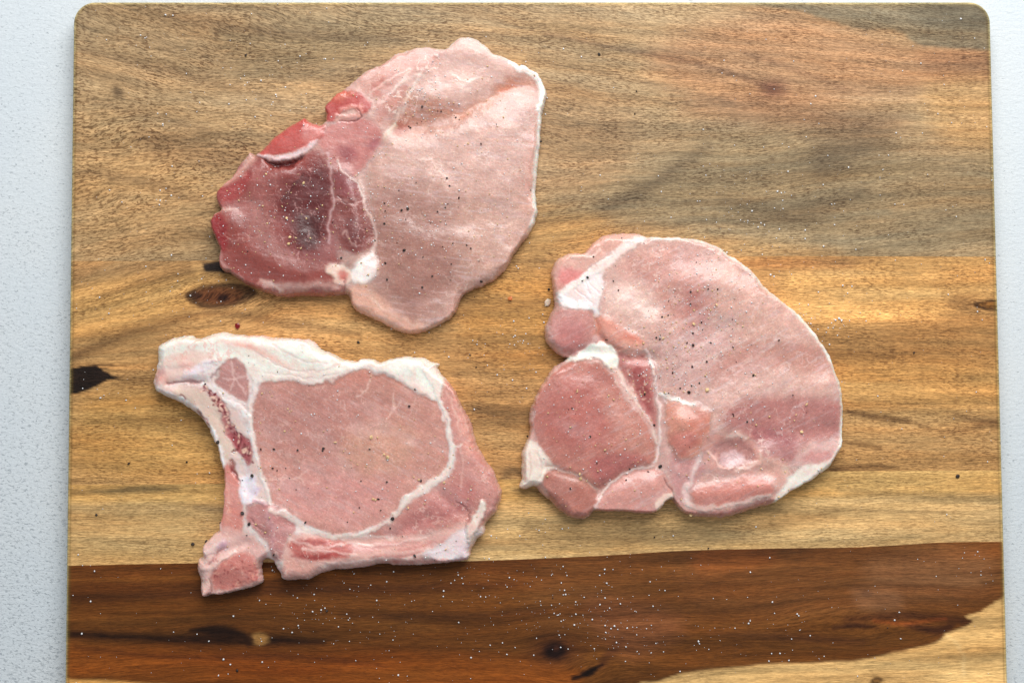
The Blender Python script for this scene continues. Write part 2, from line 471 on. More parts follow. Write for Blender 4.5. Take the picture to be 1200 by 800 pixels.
def paint_board(cv, k):
    X, Y = cv.X, cv.Y
    L = lambda c: lin(c)
    if k == 0:
        cv.col[:] = L((176, 146, 108))
        t = sstep(400, 1000, X)[..., None] * 0.5
        cv.col[:] = cv.col * (1 - t) + L((170, 142, 104)) * t
        cv.poly([(60, 120), (260, 150), (250, 320), (60, 320)], (180, 142, 94), 60, 0.6)
        cv.poly([(60, 0), (420, 0), (420, 60), (260, 100), (60, 60)], (160, 132, 96), 30, 0.7)
        cv.poly([(260, 30), (420, 10), (520, 30), (380, 75), (300, 90)], (140, 122, 92), 25, 0.5)
        cv.poly([(900, 10), (1010, 34), (1080, 52), (1165, 56), (1180, 105), (1080, 110), (940, 130), (820, 120), (760, 60)], (172, 126, 90), 24, 0.7)
        cv.poly([(1080, 60), (1180, 62), (1180, 95), (1100, 90)], (160, 110, 76), 14, 0.5)
        cv.poly([(1090, 100), (1180, 98), (1180, 190), (1130, 180), (1095, 150)], (190, 150, 100), 18, 0.8)
        cv.poly([(860, -5), (940, 14), (1000, 33), (1050, 36), (1075, 51), (1100, 55), (1180, 55), (1180, -5)], (132, 120, 96), 3, 0.9, var=0.15)
        cv.poly([(1060, 5), (1160, 8), (1162, 40), (1090, 30)], (104, 98, 82), 14, 0.6)
        cv.poly([(800, 130), (900, 110), (1000, 130), (1060, 140), (1010, 160), (900, 150)], (154, 114, 84), 22, 0.6)
        cv.poly([(640, 240), (700, 225), (800, 170), (860, 155), (1000, 165), (1110, 190), (1180, 185), (1180, 301), (660, 304)], (150, 130, 98), 24, 0.8)
        cv.poly([(950, 160), (1020, 150), (1050, 170), (1000, 190), (960, 210)], (112, 92, 70), 18, 0.55)
        cv.line([(700, 245), (745, 228), (780, 205), (830, 172)], [6, 16, 14, 8], (104, 86, 66), 9, 0.55)
        cv.line([(850, 236), (930, 250), (1010, 226)], [10, 24, 12], (108, 92, 70), 12, 0.55)
        cv.line([(1050, 245), (1110, 240), (1170, 238)], [10, 12, 12], (176, 140, 96), 8, 0.5)
        cv.line([(640, 40), (740, 60), (830, 78), (890, 98), (905, 104)], [3, 4, 4, 5, 8], (108, 76, 60), 4, 0.55)
        cv.line([(620, 70), (720, 88), (800, 108), (860, 120)], [3, 6, 5, 4], (112, 92, 72), 6, 0.45)
        cv.blob(906, 104, 16, 11, (104, 62, 50), 0.8, 0.7)
        cv.line([(870, 62), (920, 78), (990, 104)], [3, 4, 3], (112, 76, 60), 5, 0.4)
        cv.poly([(630, 100), (740, 130), (720, 200), (640, 220)], (172, 134, 94), 25, 0.6)
        cv.poly([(620, 240), (690, 245), (740, 262), (880, 280), (960, 290), (960, 306), (600, 306)], (182, 140, 88), 12, 0.6)
        cv.poly([(600, 270), (680, 258), (720, 272), (700, 300), (600, 306)], (190, 142, 82), 12, 0.5)
        for P in ([(100, 60), (200, 85), (330, 120)], [(110, 120), (230, 150), (300, 175)], [(90, 200), (180, 215), (240, 240)], [(200, 20), (330, 40), (470, 45)]):
            cv.line(P, [5, 9, 4], (118, 92, 68), 8, 0.4)
        cv.blob(138, 108, 8, 5, (84, 66, 50), 0.8, 0.7, 0.7)
        cv.poly([(165, 150), (240, 160), (300, 190), (240, 200), (170, 175)], (136, 104, 74), 16, 0.5)
    elif k == 1:
        cv.col[:] = L((198, 151, 95))
        cv.poly([(60, 306), (300, 306), (250, 330), (60, 345)], (160, 124, 84), 14, 0.7)
        cv.poly([(80, 340), (200, 320), (280, 312), (220, 370), (80, 400)], (206, 160, 96), 14, 0.6)
        for P, W, a in (([(84, 420), (130, 398), (190, 380), (250, 366), (330, 378), (420, 392)], [10, 12, 12, 8, 6, 4], 0.65),
                        ([(84, 400), (140, 385), (200, 366), (240, 355)], [3, 4, 4, 3], 0.45),
                        ([(120, 346), (170, 330), (220, 316)], [4, 8, 12], 0.5),
                        ([(140, 450), (200, 448), (300, 452)], [8, 8, 4], 0.35),
                        ([(90, 520), (150, 530), (240, 520)], [4, 8, 4], 0.3)):
            cv.line(P, W, (112, 78, 48), 7, a)
        cv.poly([(150, 455), (330, 470), (300, 560), (100, 555), (90, 480)], (196, 145, 76), 25, 0.6)
        cv.poly([(560, 330), (650, 330), (660, 400), (620, 440), (540, 400)], (206, 146, 72), 20, 0.6)
        cv.poly([(520, 395), (620, 385), (640, 430), (590, 500), (540, 480)], (176, 128, 78), 20, 0.5)
        cv.poly([(540, 340), (640, 345), (640, 365), (520, 372)], (134, 100, 62), 10, 0.45)
        cv.line([(560, 480), (600, 488), (625, 484)], [10, 20, 14], (110, 78, 48), 9, 0.6)
        cv.line([(585, 565), (600, 550), (612, 556)], [3, 10, 6], (90, 70, 50), 6, 0.6)
        cv.poly([(880, 303), (1010, 303), (1040, 306), (1010, 314), (930, 318), (880, 314)], (160, 108, 64), 5, 0.7, var=0.3)
        cv.poly([(1020, 303), (1190, 300), (1190, 350), (1060, 345), (1010, 325)], (208, 156, 92), 10, 0.7)
        cv.poly([(920, 322), (1010, 322), (1100, 340), (1110, 372), (1000, 382), (920, 370)], (222, 172, 106), 12, 0.8)
        cv.poly([(920, 380), (1010, 384), (1110, 372), (1180, 362), (1180, 430), (960, 430)], (176, 126, 72), 16, 0.7)
        cv.poly([(960, 430), (1180, 430), (1180, 480), (980, 470)], (204, 152, 86), 20, 0.6)
        cv.line([(985, 482), (1030, 488), (1065, 493)], [3, 8, 5], (100, 64, 36), 3, 0.85, var=0.3)
        cv.line([(1120, 486), (1150, 494), (1185, 496)], [4, 10, 16], (106, 70, 42), 6, 0.8, var=0.3)
        cv.line([(1065, 492), (1110, 506), (1150, 500)], [2, 3, 6], (120, 80, 46), 4, 0.6)
        cv.line([(985, 518), (1010, 520), (1035, 526)], [2, 5, 2], (110, 72, 40), 3, 0.6)
        cv.line([(975, 550), (1020, 546), (1050, 549)], [5, 6, 3], (112, 74, 42), 3, 0.6)
        cv.poly([(1140, 355), (1155, 352), (1182, 351), (1182, 363), (1155, 363), (1142, 359)], (60, 32, 16), 1.3, 0.95)
        cv.poly([(1146, 356), (1157, 354), (1182, 354), (1182, 360.5), (1157, 361), (1148, 358)], (158, 106, 50), 1.2, 0.9)
        cv.poly([(1110, 350), (1140, 352), (1140, 362), (1115, 362)], (130, 88, 50), 10, 0.5)
        # knots and the black wedge at the left
        cv.poly([(216, 347), (228, 338), (250, 333), (285, 333), (302, 343), (286, 356), (256, 362), (232, 359)], (78, 48, 30), 2.5, 0.93, var=0.2)
        cv.poly([(226, 347), (240, 339), (268, 337), (286, 344), (272, 356), (244, 356)], (122, 72, 40), 3, 0.85, var=0.3)
        cv.poly([(232, 348), (246, 342), (262, 342), (276, 347), (262, 353), (244, 353)], (104, 60, 36), 2, 0.7)
        cv.blob(262, 349, 6, 4.5, (52, 26, 20), 0.5, 0.9)
        cv.blob(228, 346, 8, 4, (52, 30, 24), 0.6, 0.8)
        cv.line([(215, 347), (190, 352), (160, 358)], [3, 2, 1], (110, 76, 46), 3, 0.5)
        cv.poly([(238, 308), (258, 305), (300, 316), (330, 330), (290, 326), (258, 319), (240, 319)], (34, 26, 30), 2, 0.95, smooth=False)
        cv.poly([(79, 433), (96, 429), (114, 428), (120, 433), (130, 439), (142, 443), (126, 445), (118, 450), (106, 456), (92, 460), (79, 463)], (36, 22, 20), 1.3, 0.97, smooth=False)
        for yy in (429, 433, 437, 441):
            cv.line([(110, yy), (126 + (yy % 5) * 2, yy - 2)], [1.6, 0.6], (60, 38, 28), 1, 0.9)
        cv.line([(140, 443), (200, 446), (260, 450)], [6, 8, 4], (120, 84, 50), 6, 0.5)
    elif k == 2:
        cv.col[:] = L((210, 172, 116))
        cv.poly([(60, 560), (1200, 548), (1200, 578), (60, 590)], (208, 160, 88), 6, 0.6)
        cv.poly([(60, 605), (260, 600), (260, 664), (60, 664)], (196, 156, 100), 14, 0.6)
        cv.line([(84, 577), (120, 576), (160, 573), (210, 572)], [4, 5, 8, 3], (96, 84, 62), 3.5, 0.7, var=0.3)
        cv.line([(228, 594), (260, 597), (290, 596)], [3, 6, 3], (110, 92, 70), 4, 0.6)
        cv.line([(600, 572), (660, 586), (720, 592)], [6, 8, 4], (120, 96, 66), 6, 0.5)
        cv.line([(620, 618), (700, 626), (860, 622), (980, 600)], [12, 16, 16, 4], (120, 92, 58), 10, 0.5)
        cv.line([(985, 575), (1080, 582), (1180, 585)], [6, 8, 6], (158, 128, 84), 6, 0.6)
        cv.line([(960, 596), (1080, 600), (1180, 603)], [2, 3, 2], (128, 100, 66), 3, 0.5)
        cv.line([(560, 648), (800, 640), (1100, 632)], [2, 2, 2], (220, 176, 112), 4, 0.6)
    else:
        cv.col[:] = L((112, 65, 24))
        cv.poly([(60, 655), (700, 650), (700, 690), (60, 700)], (104, 56, 20), 14, 0.7)
        cv.poly([(60, 755), (620, 770), (620, 810), (60, 790)], (136, 70, 20), 10, 0.8)
        cv.poly([(640, 650), (820, 645), (820, 730), (640, 740)], (118, 72, 34), 20, 0.6)
        cv.poly([(820, 648), (1190, 634), (1190, 705), (960, 720), (820, 720)], (122, 74, 36), 16, 0.8)
        cv.poly([(1020, 655), (1150, 648), (1150, 690), (1040, 695)], (140, 96, 62), 16, 0.5)
        cv.poly([(820, 640), (900, 640), (900, 660), (820, 672)], (152, 82, 36), 10, 0.5)
        cv.line([(60, 742), (130, 745), (200, 748), (262, 748), (320, 750), (380, 752)], [10, 8, 9, 14, 10, 4], (38, 18, 12), 4.5, 0.9, var=0.2)
        cv.line([(225, 738), (255, 738), (285, 742)], [4, 12, 5], (26, 12, 10), 4, 0.85)
        cv.line([(90, 758), (200, 770), (330, 768), (450, 780)], [3, 4, 5, 2], (84, 40, 18), 4, 0.6)
        cv.line([(80, 700), (250, 695), (420, 690), (600, 684)], [6, 8, 6, 3], (82, 44, 22), 6, 0.6)
        cv.line([(80, 680), (250, 676), (420, 670)], [3, 4, 3], (150, 90, 34), 4, 0.5)
        cv.line([(400, 720), (520, 722), (640, 716)], [4, 6, 4], (76, 42, 22), 6, 0.6)
        cv.blob(303, 748, 11, 7, (172, 124, 68), 0.35, 0.9)
        cv.blob(292, 750, 4, 7, (70, 38, 20), 0.5, 0.8)
        cv.blob(650, 762, 30, 18, (86, 44, 22), 0.7, 0.7)
        cv.blob(650, 762, 14, 11, (34, 16, 14), 0.5, 0.92)
        cv.blob(652, 759, 4, 3, (80, 44, 30), 0.5, 0.8)
        cv.line([(672, 794), (688, 788), (704, 779)], [4, 8, 4], (22, 10, 8), 2, 0.95)
        cv.line([(704, 779), (716, 764), (730, 748)], [8, 10, 5], (72, 36, 20), 5, 0.6)
        cv.poly([(690, 700), (780, 712), (800, 740), (740, 770), (700, 740)], (130, 80, 52), 16, 0.5)
        cv.line([(990, 726), (1040, 722), (1090, 722), (1135, 728)], [4, 10, 8, 10], (82, 42, 24), 5, 0.75, var=0.3)
        cv.line([(975, 735), (1005, 733), (1030, 735)], [3, 7, 2], (56, 26, 16), 3, 0.8)
        cv.line([(1060, 732), (1100, 738), (1115, 734)], [3, 10, 8], (72, 36, 22), 4, 0.8)
        cv.line([(1024, 727), (1060, 730), (1110, 724)], [1.5, 3, 2], (168, 80, 34), 3, 0.6)
        cv.blob(1016, 695, 6, 4, (74, 42, 30), 0.6, 0.8)
        cv.poly([(1000, 690), (1050, 692), (1055, 712), (1010, 712)], (140, 96, 64), 8, 0.6)
        cv.line([(830, 742), (930, 746), (1010, 752)], [4, 8, 4], (96, 54, 30), 6, 0.5)
        # pale sapwood along the lower edge
        cv.poly([(745, 806), (770, 797), (800, 787.5), (850, 782), (900, 777.5), (960, 775), (1000, 773), (1040, 765), (1070, 759), (1095, 752), (1108, 742), (1126, 736), (1140, 728), (1133, 721), (1150, 716), (1190, 707), (1200, 860), (745, 860)], (206, 164, 104), 1.6, 0.98)
        cv.line([(745, 806), (770, 797), (800, 787.5), (850, 782), (900, 777.5), (960, 775), (1000, 773), (1040, 765), (1070, 759), (1095, 752), (1108, 742), (1126, 736), (1140, 728)], [2] * 13, (84, 44, 22), 2, 0.5)
        cv.poly([(800, 800), (900, 790), (1000, 785), (1080, 775), (1100, 860), (780, 860)], (190, 146, 90), 16, 0.5)
        cv.line([(1110, 745), (1128, 765), (1130, 790)], [3, 4, 3], (224, 188, 130), 3, 0.5)
        cv.blob(1027, 797, 7, 5, (84, 54, 26), 0.4, 0.9)
        cv.blob(1027, 797, 3.5, 2.2, (160, 112, 60), 0.4, 0.9)
        cv.poly([(60, 797), (90, 796), (150, 798), (260, 806), (400, 818), (500, 840), (60, 860)], (196, 146, 80), 2.5, 0.95)
        cv.poly([(190, 830), (500, 826), (760, 822), (780, 860), (190, 860)], (196, 146, 84), 4, 0.9)

def build_plank(k, fu, fl, label):
    ys = np.linspace(0, 1, {0: 150, 1: 132, 2: 50, 3: 90}[k])
    ex = np.array([0, .35, 1, 2, 3.2, 4.6, 6.5])
    dense = [0, .3, .9, 1.8, 3, 4.5, 6.5]
    if k == 0: # more rows next to the rounded outer edge
        h = 304.0; ys = np.r_[np.array(dense) / h, np.linspace(8.5, h, 150) / h]
    if k == 3:
        h = 180.0; ys = np.r_[np.linspace(0, h - 8.5, 88) / h, 1 - np.array(dense[::-1]) / h]
    NX = 545
    rows_x = []; rows_y = []
    for t in ys:
        # row's nominal height at both ends, to find where the board ends
        yl = fu(np.array([90.0])) * (1 - t) + fl(np.array([90.0])) * t
        yr = fu(np.array([1165.0])) * (1 - t) + fl(np.array([1165.0])) * t
        l = xlim(yl)[0][0]; r = xlim(yr)[1][0]
        x = np.r_[l + ex, np.linspace(l + 8.5, r - 8.5, NX), r - ex[::-1]]
        rows_x.append(x); rows_y.append(fu(x) * (1 - t) + fl(x) * t)
    X = np.array(rows_x); Y = np.array(rows_y)
    d = np.clip(sd_poly(BO, X, Y), 0, 99)
    R = 5.0
    dd = np.minimum(d, R)
    z = -(R - np.sqrt(np.clip(R * R - (R - dd) ** 2, 0, None)))
    # a hair-fine valley where two planks are glued
    for q, on in ((fu, k > 0), (fl, k < 3)):
        if on: z = z - 0.0 * np.exp(-((Y - q(X)) / 1.0) ** 2)
    z = z - 0.35 * (fbm(X / 160, Y / 60, 900 + k, 2) - 0.5)
    cv = Canvas(X, Y, 1.6 if k < 3 else 1.3, 0.09, 300 + k)
    cv.WX = X + 7 * (fbm(X * 0.02, Y * 0.10, 7 + k, 3) - 0.5) + 3 * (vn(X * 0.1, Y * 0.5, 4) - 0.5)
    cv.WY = Y + 2.6 * (fbm(X * 0.045, Y * 0.22, 9 + k, 4) - 0.5)
    paint_board(cv, k)
    gx, gy = grain_coords(X, Y, k)
    var = fbm(gx / 300, gy / 22, 77 + k, 4)
    v2 = fbm(gx / 130, gy / 7, 177 + k, 3); amp = {0: 0.50, 1: 0.44, 2: 0.36, 3: 0.95}[k]
    cv.col *= (1 + amp * (var - 0.47) + 0.5 * amp * (v2 - 0.5))[..., None]
    hu = (fbm(gx / 170, gy / 16, 277 + k, 3) - 0.5)[..., None] * 2
    cv.col *= 1 + hu * np.array([0.06, -0.02, -0.12])
    lumv = cv.col @ np.array([0.3, 0.6, 0.1]); mean = lumv.mean()
    cv.col *= (np.clip(lumv / mean, 0.05, 3) ** 0.22)[..., None] * 1.06
    # rounded arris: a thin pale line round the rim, a darker line inside it
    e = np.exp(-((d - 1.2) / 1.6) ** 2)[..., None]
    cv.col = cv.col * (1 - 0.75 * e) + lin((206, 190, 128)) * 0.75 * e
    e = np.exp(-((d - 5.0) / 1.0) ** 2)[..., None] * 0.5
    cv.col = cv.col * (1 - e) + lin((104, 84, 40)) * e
    wx, wy = unproj(X, Y, ZB)
    V = np.stack([wx, wy, ZB + z * S], -1).reshape(-1, 3)
    n0, n1 = X.shape
    i = np.arange(n0 * n1).reshape(n0, n1)
    Fc = np.stack([i[:-1, :-1], i[1:, :-1], i[1:, 1:], i[:-1, 1:]], -1).reshape(-1, 4)
    # side walls and underside
    ring = np.r_[i[0, :], i[1:, -1], i[-1, -2::-1], i[-2:0:-1, 0]]
    base = V[ring].copy(); rim0 = base.copy()
    inset = 0.0004
    cen = V.mean(0); 
    lowz = 0.0035 if True else 0
    mid = base.copy(); mid[:, 2] = 0.004
    low = base.copy(); low[:, 2] = 0.0005
    if k in (0, 3):   # underside edge also slightly rounded
        pass
    nv = len(V); m = len(ring)
    V = np.r_[V, rim0, mid, low]
    a = nv + np.arange(m); bq = np.roll(a, -1); c = a + m; e_ = bq + m; g = c + m; hh = e_ + m
    Fc = np.r_[Fc, np.stack([a, bq, e_, c], -1), np.stack([c, e_, hh, g], -1)]
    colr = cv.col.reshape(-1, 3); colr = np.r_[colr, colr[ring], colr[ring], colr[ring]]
    G = np.stack([gx, gy, np.full_like(gx, k * 37.0)], -1).reshape(-1, 3)
    Gr = G[ring].copy(); G2 = Gr.copy(); Gr[:, 1] += 30; G2[:, 1] += 44; G = np.r_[G, G[ring], Gr, G2]
    pr = {0: 1.0, 1: 0.9, 2: 0.65, 3: 0.35}[k]
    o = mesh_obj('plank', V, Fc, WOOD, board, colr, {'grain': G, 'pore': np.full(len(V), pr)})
    o['label'] = label
    return o
build_plank(0, top, j1, 'brown and olive grey plank along the far edge')
build_plank(1, j1, j2, 'golden plank with dark knots across the middle')
build_plank(2, j2, j3, 'narrow pale straight grained plank')
build_plank(3, j3, bot, 'dark reddish brown plank with pale sapwood corner')
FOOT = []

# ------------------------------------------------------------------ chops
STEP = 0.8
CHOPS = {}
def split_parts(A):
    """every separate patch of a part gets its own number (part + 100 * n); crumbs join a neighbour"""
    A = A.copy(); H, W = A.shape
    for rnd in range(2):
        lab = np.full(A.shape, -1); a = A.tolist(); seen = [[False] * W for _ in range(H)]; comps = []
        for i in range(H):
            ai = a[i]; si = seen[i]
            for j in range(W):
                if si[j] or ai[j] < 0: continue
                p = ai[j]; st = [(i, j)]; si[j] = True; cells = []; nb = {}
                while st:
                    y, x = st.pop(); cells.append((y, x))
                    for yy, xx in ((y + 1, x), (y - 1, x), (y, x + 1), (y, x - 1)):
                        if 0 <= yy < H and 0 <= xx < W:
                            q = a[yy][xx]
                            if q == p:
                                if not seen[yy][xx]: seen[yy][xx] = True; st.append((yy, xx))
                            elif q >= 0: nb[q] = nb.get(q, 0) + 1
                comps.append((p, cells, nb))
        if rnd == 0:
            for p, cells, nb in comps:
                if len(cells) < 150 and nb:
                    q = max(nb, key=nb.get)
                    for y, x in cells: A[y, x] = q
    cnt = {}
    for p, cells, nb in sorted(comps, key=lambda t: -len(t[1])):
        n = cnt.get(p, 0); cnt[p] = n + 1
        if n:
            for y, x in cells: A[y, x] = p + 100 * n
    return A

def build_chop(key, outline, T, paint, parts, label, ang, rmin=7.0, rmax=12.0, seed=1, thin=None, gain=0.8, stk=0.45):
    O = crom(outline, True, 3)
    x0, y0 = O.min(0) - 5; x1, y1 = O.max(0) + 5
    xs = np.arange(x0, x1, STEP); ys = np.arange(y0, y1, STEP)
    X, Y = np.meshgrid(xs, ys)
    wx = X + 3.0 * (fbm(X * 0.13, Y * 0.13, seed + 3, 4) - 0.5) + 0.4 * (vn(X * 0.42, Y * 0.42, seed + 5) - 0.5); wy = Y + 3.0 * (fbm(X * 0.13, Y * 0.13, seed + 4, 4) - 0.5) + 0.4 * (vn(X * 0.42, Y * 0.42, seed + 6) - 0.5)
    d = sd_poly(O, wx, wy)
    cv = Canvas(X, Y, 1.5, 0.12, seed)
    cv.d = d; cv.lsoft = 1.45; cv.lvar = 0.40
    paint(cv)
    # relief
    r = rmin + (rmax + 6 - rmin) * sstep(0.3, 0.75, fbm(X / 42, Y / 42, seed + 9, 2))
    TT = T * (0.92 + 0.2 * (fbm(X / 90, Y / 90, seed + 11, 2) - 0.5))
    if thin is not None: TT = TT * thin(X, Y)
    zmin = (0.22 + 0.22 * fbm(X / 30, Y / 30, seed + 12, 2)) * TT
    q = np.clip(d / r, 0, 1)
    prof = np.sqrt(np.clip(1 - (1 - q) ** 2, 0, 1))
    body = zmin + (TT - zmin) * prof
    dome = 1.6 * sstep(0, 60, d)
    rel = 0.42 * cv.h + 0.45 * np.minimum(cv.h + 2.5, 0) + 0.8 * cv.g + 3.0 * (fbm(X / 50, Y / 50, seed + 15, 2) - 0.5) + 0.9 * (fbm(X / 19, Y / 19, seed + 17, 2) - 0.5) + 0.28 * (fbm(X / 7, Y / 7, seed + 16, 2) - 0.5) + 0.10 * (fbm(X / 2.6, Y / 2.6, seed + 19, 2) - 0.5)
    Z = body + (dome + rel) * sstep(0, 5, d)
    Z = np.maximum(Z, 1.5)
    # colour: wet sheen painted as pale patches, fibre streaks and drift on the lean, kept out of the fat
    lean = 1 - np.clip(cv.fat, 0, 1)
    cv.col *= (1 - (1 - gain) * lean ** 0.7)[..., None]
    cv.col = np.where((cv.fat > 0.6)[..., None], np.minimum(cv.col * 1.06, 0.93), cv.col)
    cv.col *= (1 + (np.array([1.06, 1.03, 0.91]) - 1) * lean[..., None])
    lv = cv.col @ np.array([0.3, 0.6, 0.1]); k_ = np.clip(lv / 0.30, 0.15, 3) ** 0.28
    cv.col *= (1 + (k_ - 1) * lean)[..., None]
    lum = sstep(0.12, 0.32, cv.col[..., 1])
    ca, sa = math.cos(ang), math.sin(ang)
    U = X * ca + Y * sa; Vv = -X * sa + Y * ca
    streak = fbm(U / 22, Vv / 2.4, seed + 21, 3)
    sheen_film = sstep(0.56, 0.78, fbm(U / 44, Vv / 16, seed + 22, 4)) * 0.22 * lean * (0.25 + 0.75 * lum)
    sheen_film = np.maximum(sheen_film, sstep(0.58, 0.78, streak) * stk * lean * (0.15 + 0.85 * lum))
    cv.col = cv.col * (1 - sheen_film[..., None]) + lin((214, 184, 182)) * sheen_film[..., None]
    cv.col *= (1 + 0.16 * (fbm(X / 12, Y / 12, seed + 23, 3) - 0.5) * (0.4 + 0.6 * lean))[..., None]
    # keep the cells inside the outline; pull the outermost vertices onto it
    keep = d > -0.7 * STEP
    gy_, gx_ = np.gradient(d, STEP)
    gl = np.sqrt(gx_ ** 2 + gy_ ** 2) + 1e-6
    mv = np.where(keep & (d < 0.3 * STEP), -d, 0)
    PX = X + gx_ / gl * mv; PY = Y + gy_ / gl * mv
    n0, n1 = X.shape
    idx = np.arange(n0 * n1).reshape(n0, n1)
    ck = keep[:-1, :-1] & keep[1:, :-1] & keep[1:, 1:] & keep[:-1, 1:]
    Fc = np.stack([idx[:-1, :-1], idx[1:, :-1], idx[1:, 1:], idx[:-1, 1:]], -1)[ck]
    pid = cv.part
    cellp = split_parts(np.where(ck, pid[:-1, :-1], -1))
    fp = cellp[ck]
    zc = ZB + 0.007
    WX_, WY_ = unproj(PX, PY, zc)
    Vt = np.stack([WX_, WY_, ZB + Z * S], -1).reshape(-1, 3)
    # skirt: undercut side down to the board
    E = np.concatenate([Fc[:, [0, 1]], Fc[:, [1, 2]], Fc[:, [2, 3]], Fc[:, [3, 0]]])
    EF = np.tile(np.arange(len(Fc)), 4)
    keyE = E[:, 0].astype(np.int64) * (n0 * n1) + E[:, 1]; rev = E[:, 1].astype(np.int64) * (n0 * n1) + E[:, 0]
    bd = ~np.isin(keyE, rev)
    BE = E[bd]; BF = EF[bd]
    bv = np.unique(BE); mp = np.full(n0 * n1, -1); mp[bv] = np.arange(len(bv))
    bx, by = PX.ravel()[bv], PY.ravel()[bv]
    nx, ny = (gx_ / gl).ravel()[bv], (gy_ / gl).ravel()[bv]
    zb = Z.ravel()[bv]
    rings = []
    for ins, zf in ((-0.5, 0.62), (0.6, 0.25), (2.6, 0.0)):
        rx, ry = unproj(bx + nx * ins, by + ny * ins, zc)
        rings.append(np.stack([rx, ry, ZB + (zb * zf) * S + 0.00005], -1))
    nv = n0 * n1; m = len(bv)
    allV = np.concatenate([Vt] + rings)
    allF = [Fc]; allP = [fp]
    a, b_ = BE[:, 0], BE[:, 1]
    prevA, prevB = a, b_
    for k in range(3):
        ca_, cb_ = nv + k * m + mp[a], nv + k * m + mp[b_]
        allF.append(np.stack([prevB, prevA, ca_, cb_], -1)); allP.append(fp[BF])
        prevA, prevB = ca_, cb_
    allF = np.concatenate(allF); allP = np.concatenate(allP)
    # vertex normals of the whole surface, so parts meet without a seam
    v = allV[allF]
    fn = np.cross(v[:, 2] - v[:, 0], v[:, 3] - v[:, 1])
    vnm = np.zeros_like(allV)
    for k in range(4):
        for c in range(3): vnm[:, c] += np.bincount(allF[:, k], fn[:, c], len(allV))
    vnm /= (np.linalg.norm(vnm, axis=1, keepdims=True) + 1e-20)
    ext = lambda A: np.concatenate([A.reshape(nv, -1)] + [A.reshape(nv, -1)[bv]] * 3)
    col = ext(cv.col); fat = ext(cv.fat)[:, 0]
    flat = np.stack([U, Vv, Z * 0.8 + seed * 11.0], -1)
    fl = ext(flat)
    for k in range(3): fl[nv + k * m: nv + (k + 1) * m, 2] += 4 + 5 * k
    cx, cy = unproj(*O.mean(0), zc)
    root = empty('pork_chop', (float(cx), float(cy), ZB), label, 'pork chop', 'raw pork chops on the board')
    org = np.array([cx, cy, ZB])
    for p in sorted(set(allP.tolist())):
        pname, plabel = parts[p % 100]
        if p >= 100: plabel = None
        sel = allF[allP == p]
        if len(sel) == 0: continue
        used, inv = np.unique(sel, return_inverse=True)
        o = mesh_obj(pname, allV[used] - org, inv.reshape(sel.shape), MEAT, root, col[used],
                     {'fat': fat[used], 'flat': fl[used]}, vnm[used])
        if plabel: o['label'] = plabel
    CHOPS[key] = (x0, y0, Z, d, O)
    return root

def surf(px, py):
    """height above the board (pixels) at a photo position: on a chop or on the wood"""
    for k, (x0, y0, Z, d, O) in CHOPS.items():
        i = int((py - y0) / STEP); j = int((px - x0) / STEP)
        if 0 <= i < Z.shape[0] and 0 <= j < Z.shape[1] and d[i, j] > 0:
            return Z[i, j], k, d[i, j]
    return 0.0, None, 0

# ---- top chop: large pale eye with red backbone end
O1 = [(380,126),(387.5,117),(396.5,108.7),(416.7,93),(428,84),(450,72.7),(461.5,63.7),(475,59),(488.5,55),(504,55),(522,56.5),(531,48),(542.5,43),(556,44.8),(569.5,53.6),(578.5,61.5),(592,67),(605,72.5),(609,77),(612,75),(628,84),(637,96.4),(640.3,108.7),(638,124.5),(635,131),(633.6,156),(631,183),(628.5,205),(627.5,230),(629.5,250),(620,272.5),(612.5,282.5),(604,295),(595,310),(582.5,325),(567.5,332.5),(556,337),(542.5,345),(537.5,356),(530,370),(520,376),(502.5,385),(487.5,389.5),(470,387.5),(450,379),(435,371),(422.5,366),(414,360),(409,350),(405,344),(385,345.5),(370,346),(350,345.5),(332.5,347),(322.5,345),(305,339),(290,332.5),(272.5,321),(260,315),(256,307.5),(257,292.5),(252.5,280),(247.5,267.5),(245.5,259),(251,251),(259,246),(255,241),(252,232.5),(254,224),(262.5,215),(272,207.7),(279,194),(287,184),(293,178),(299,182),(305,176),(320,160.5),(336,149),(351.5,140),(358,138),(364,143),(374,146),(381,142),(382,135)]
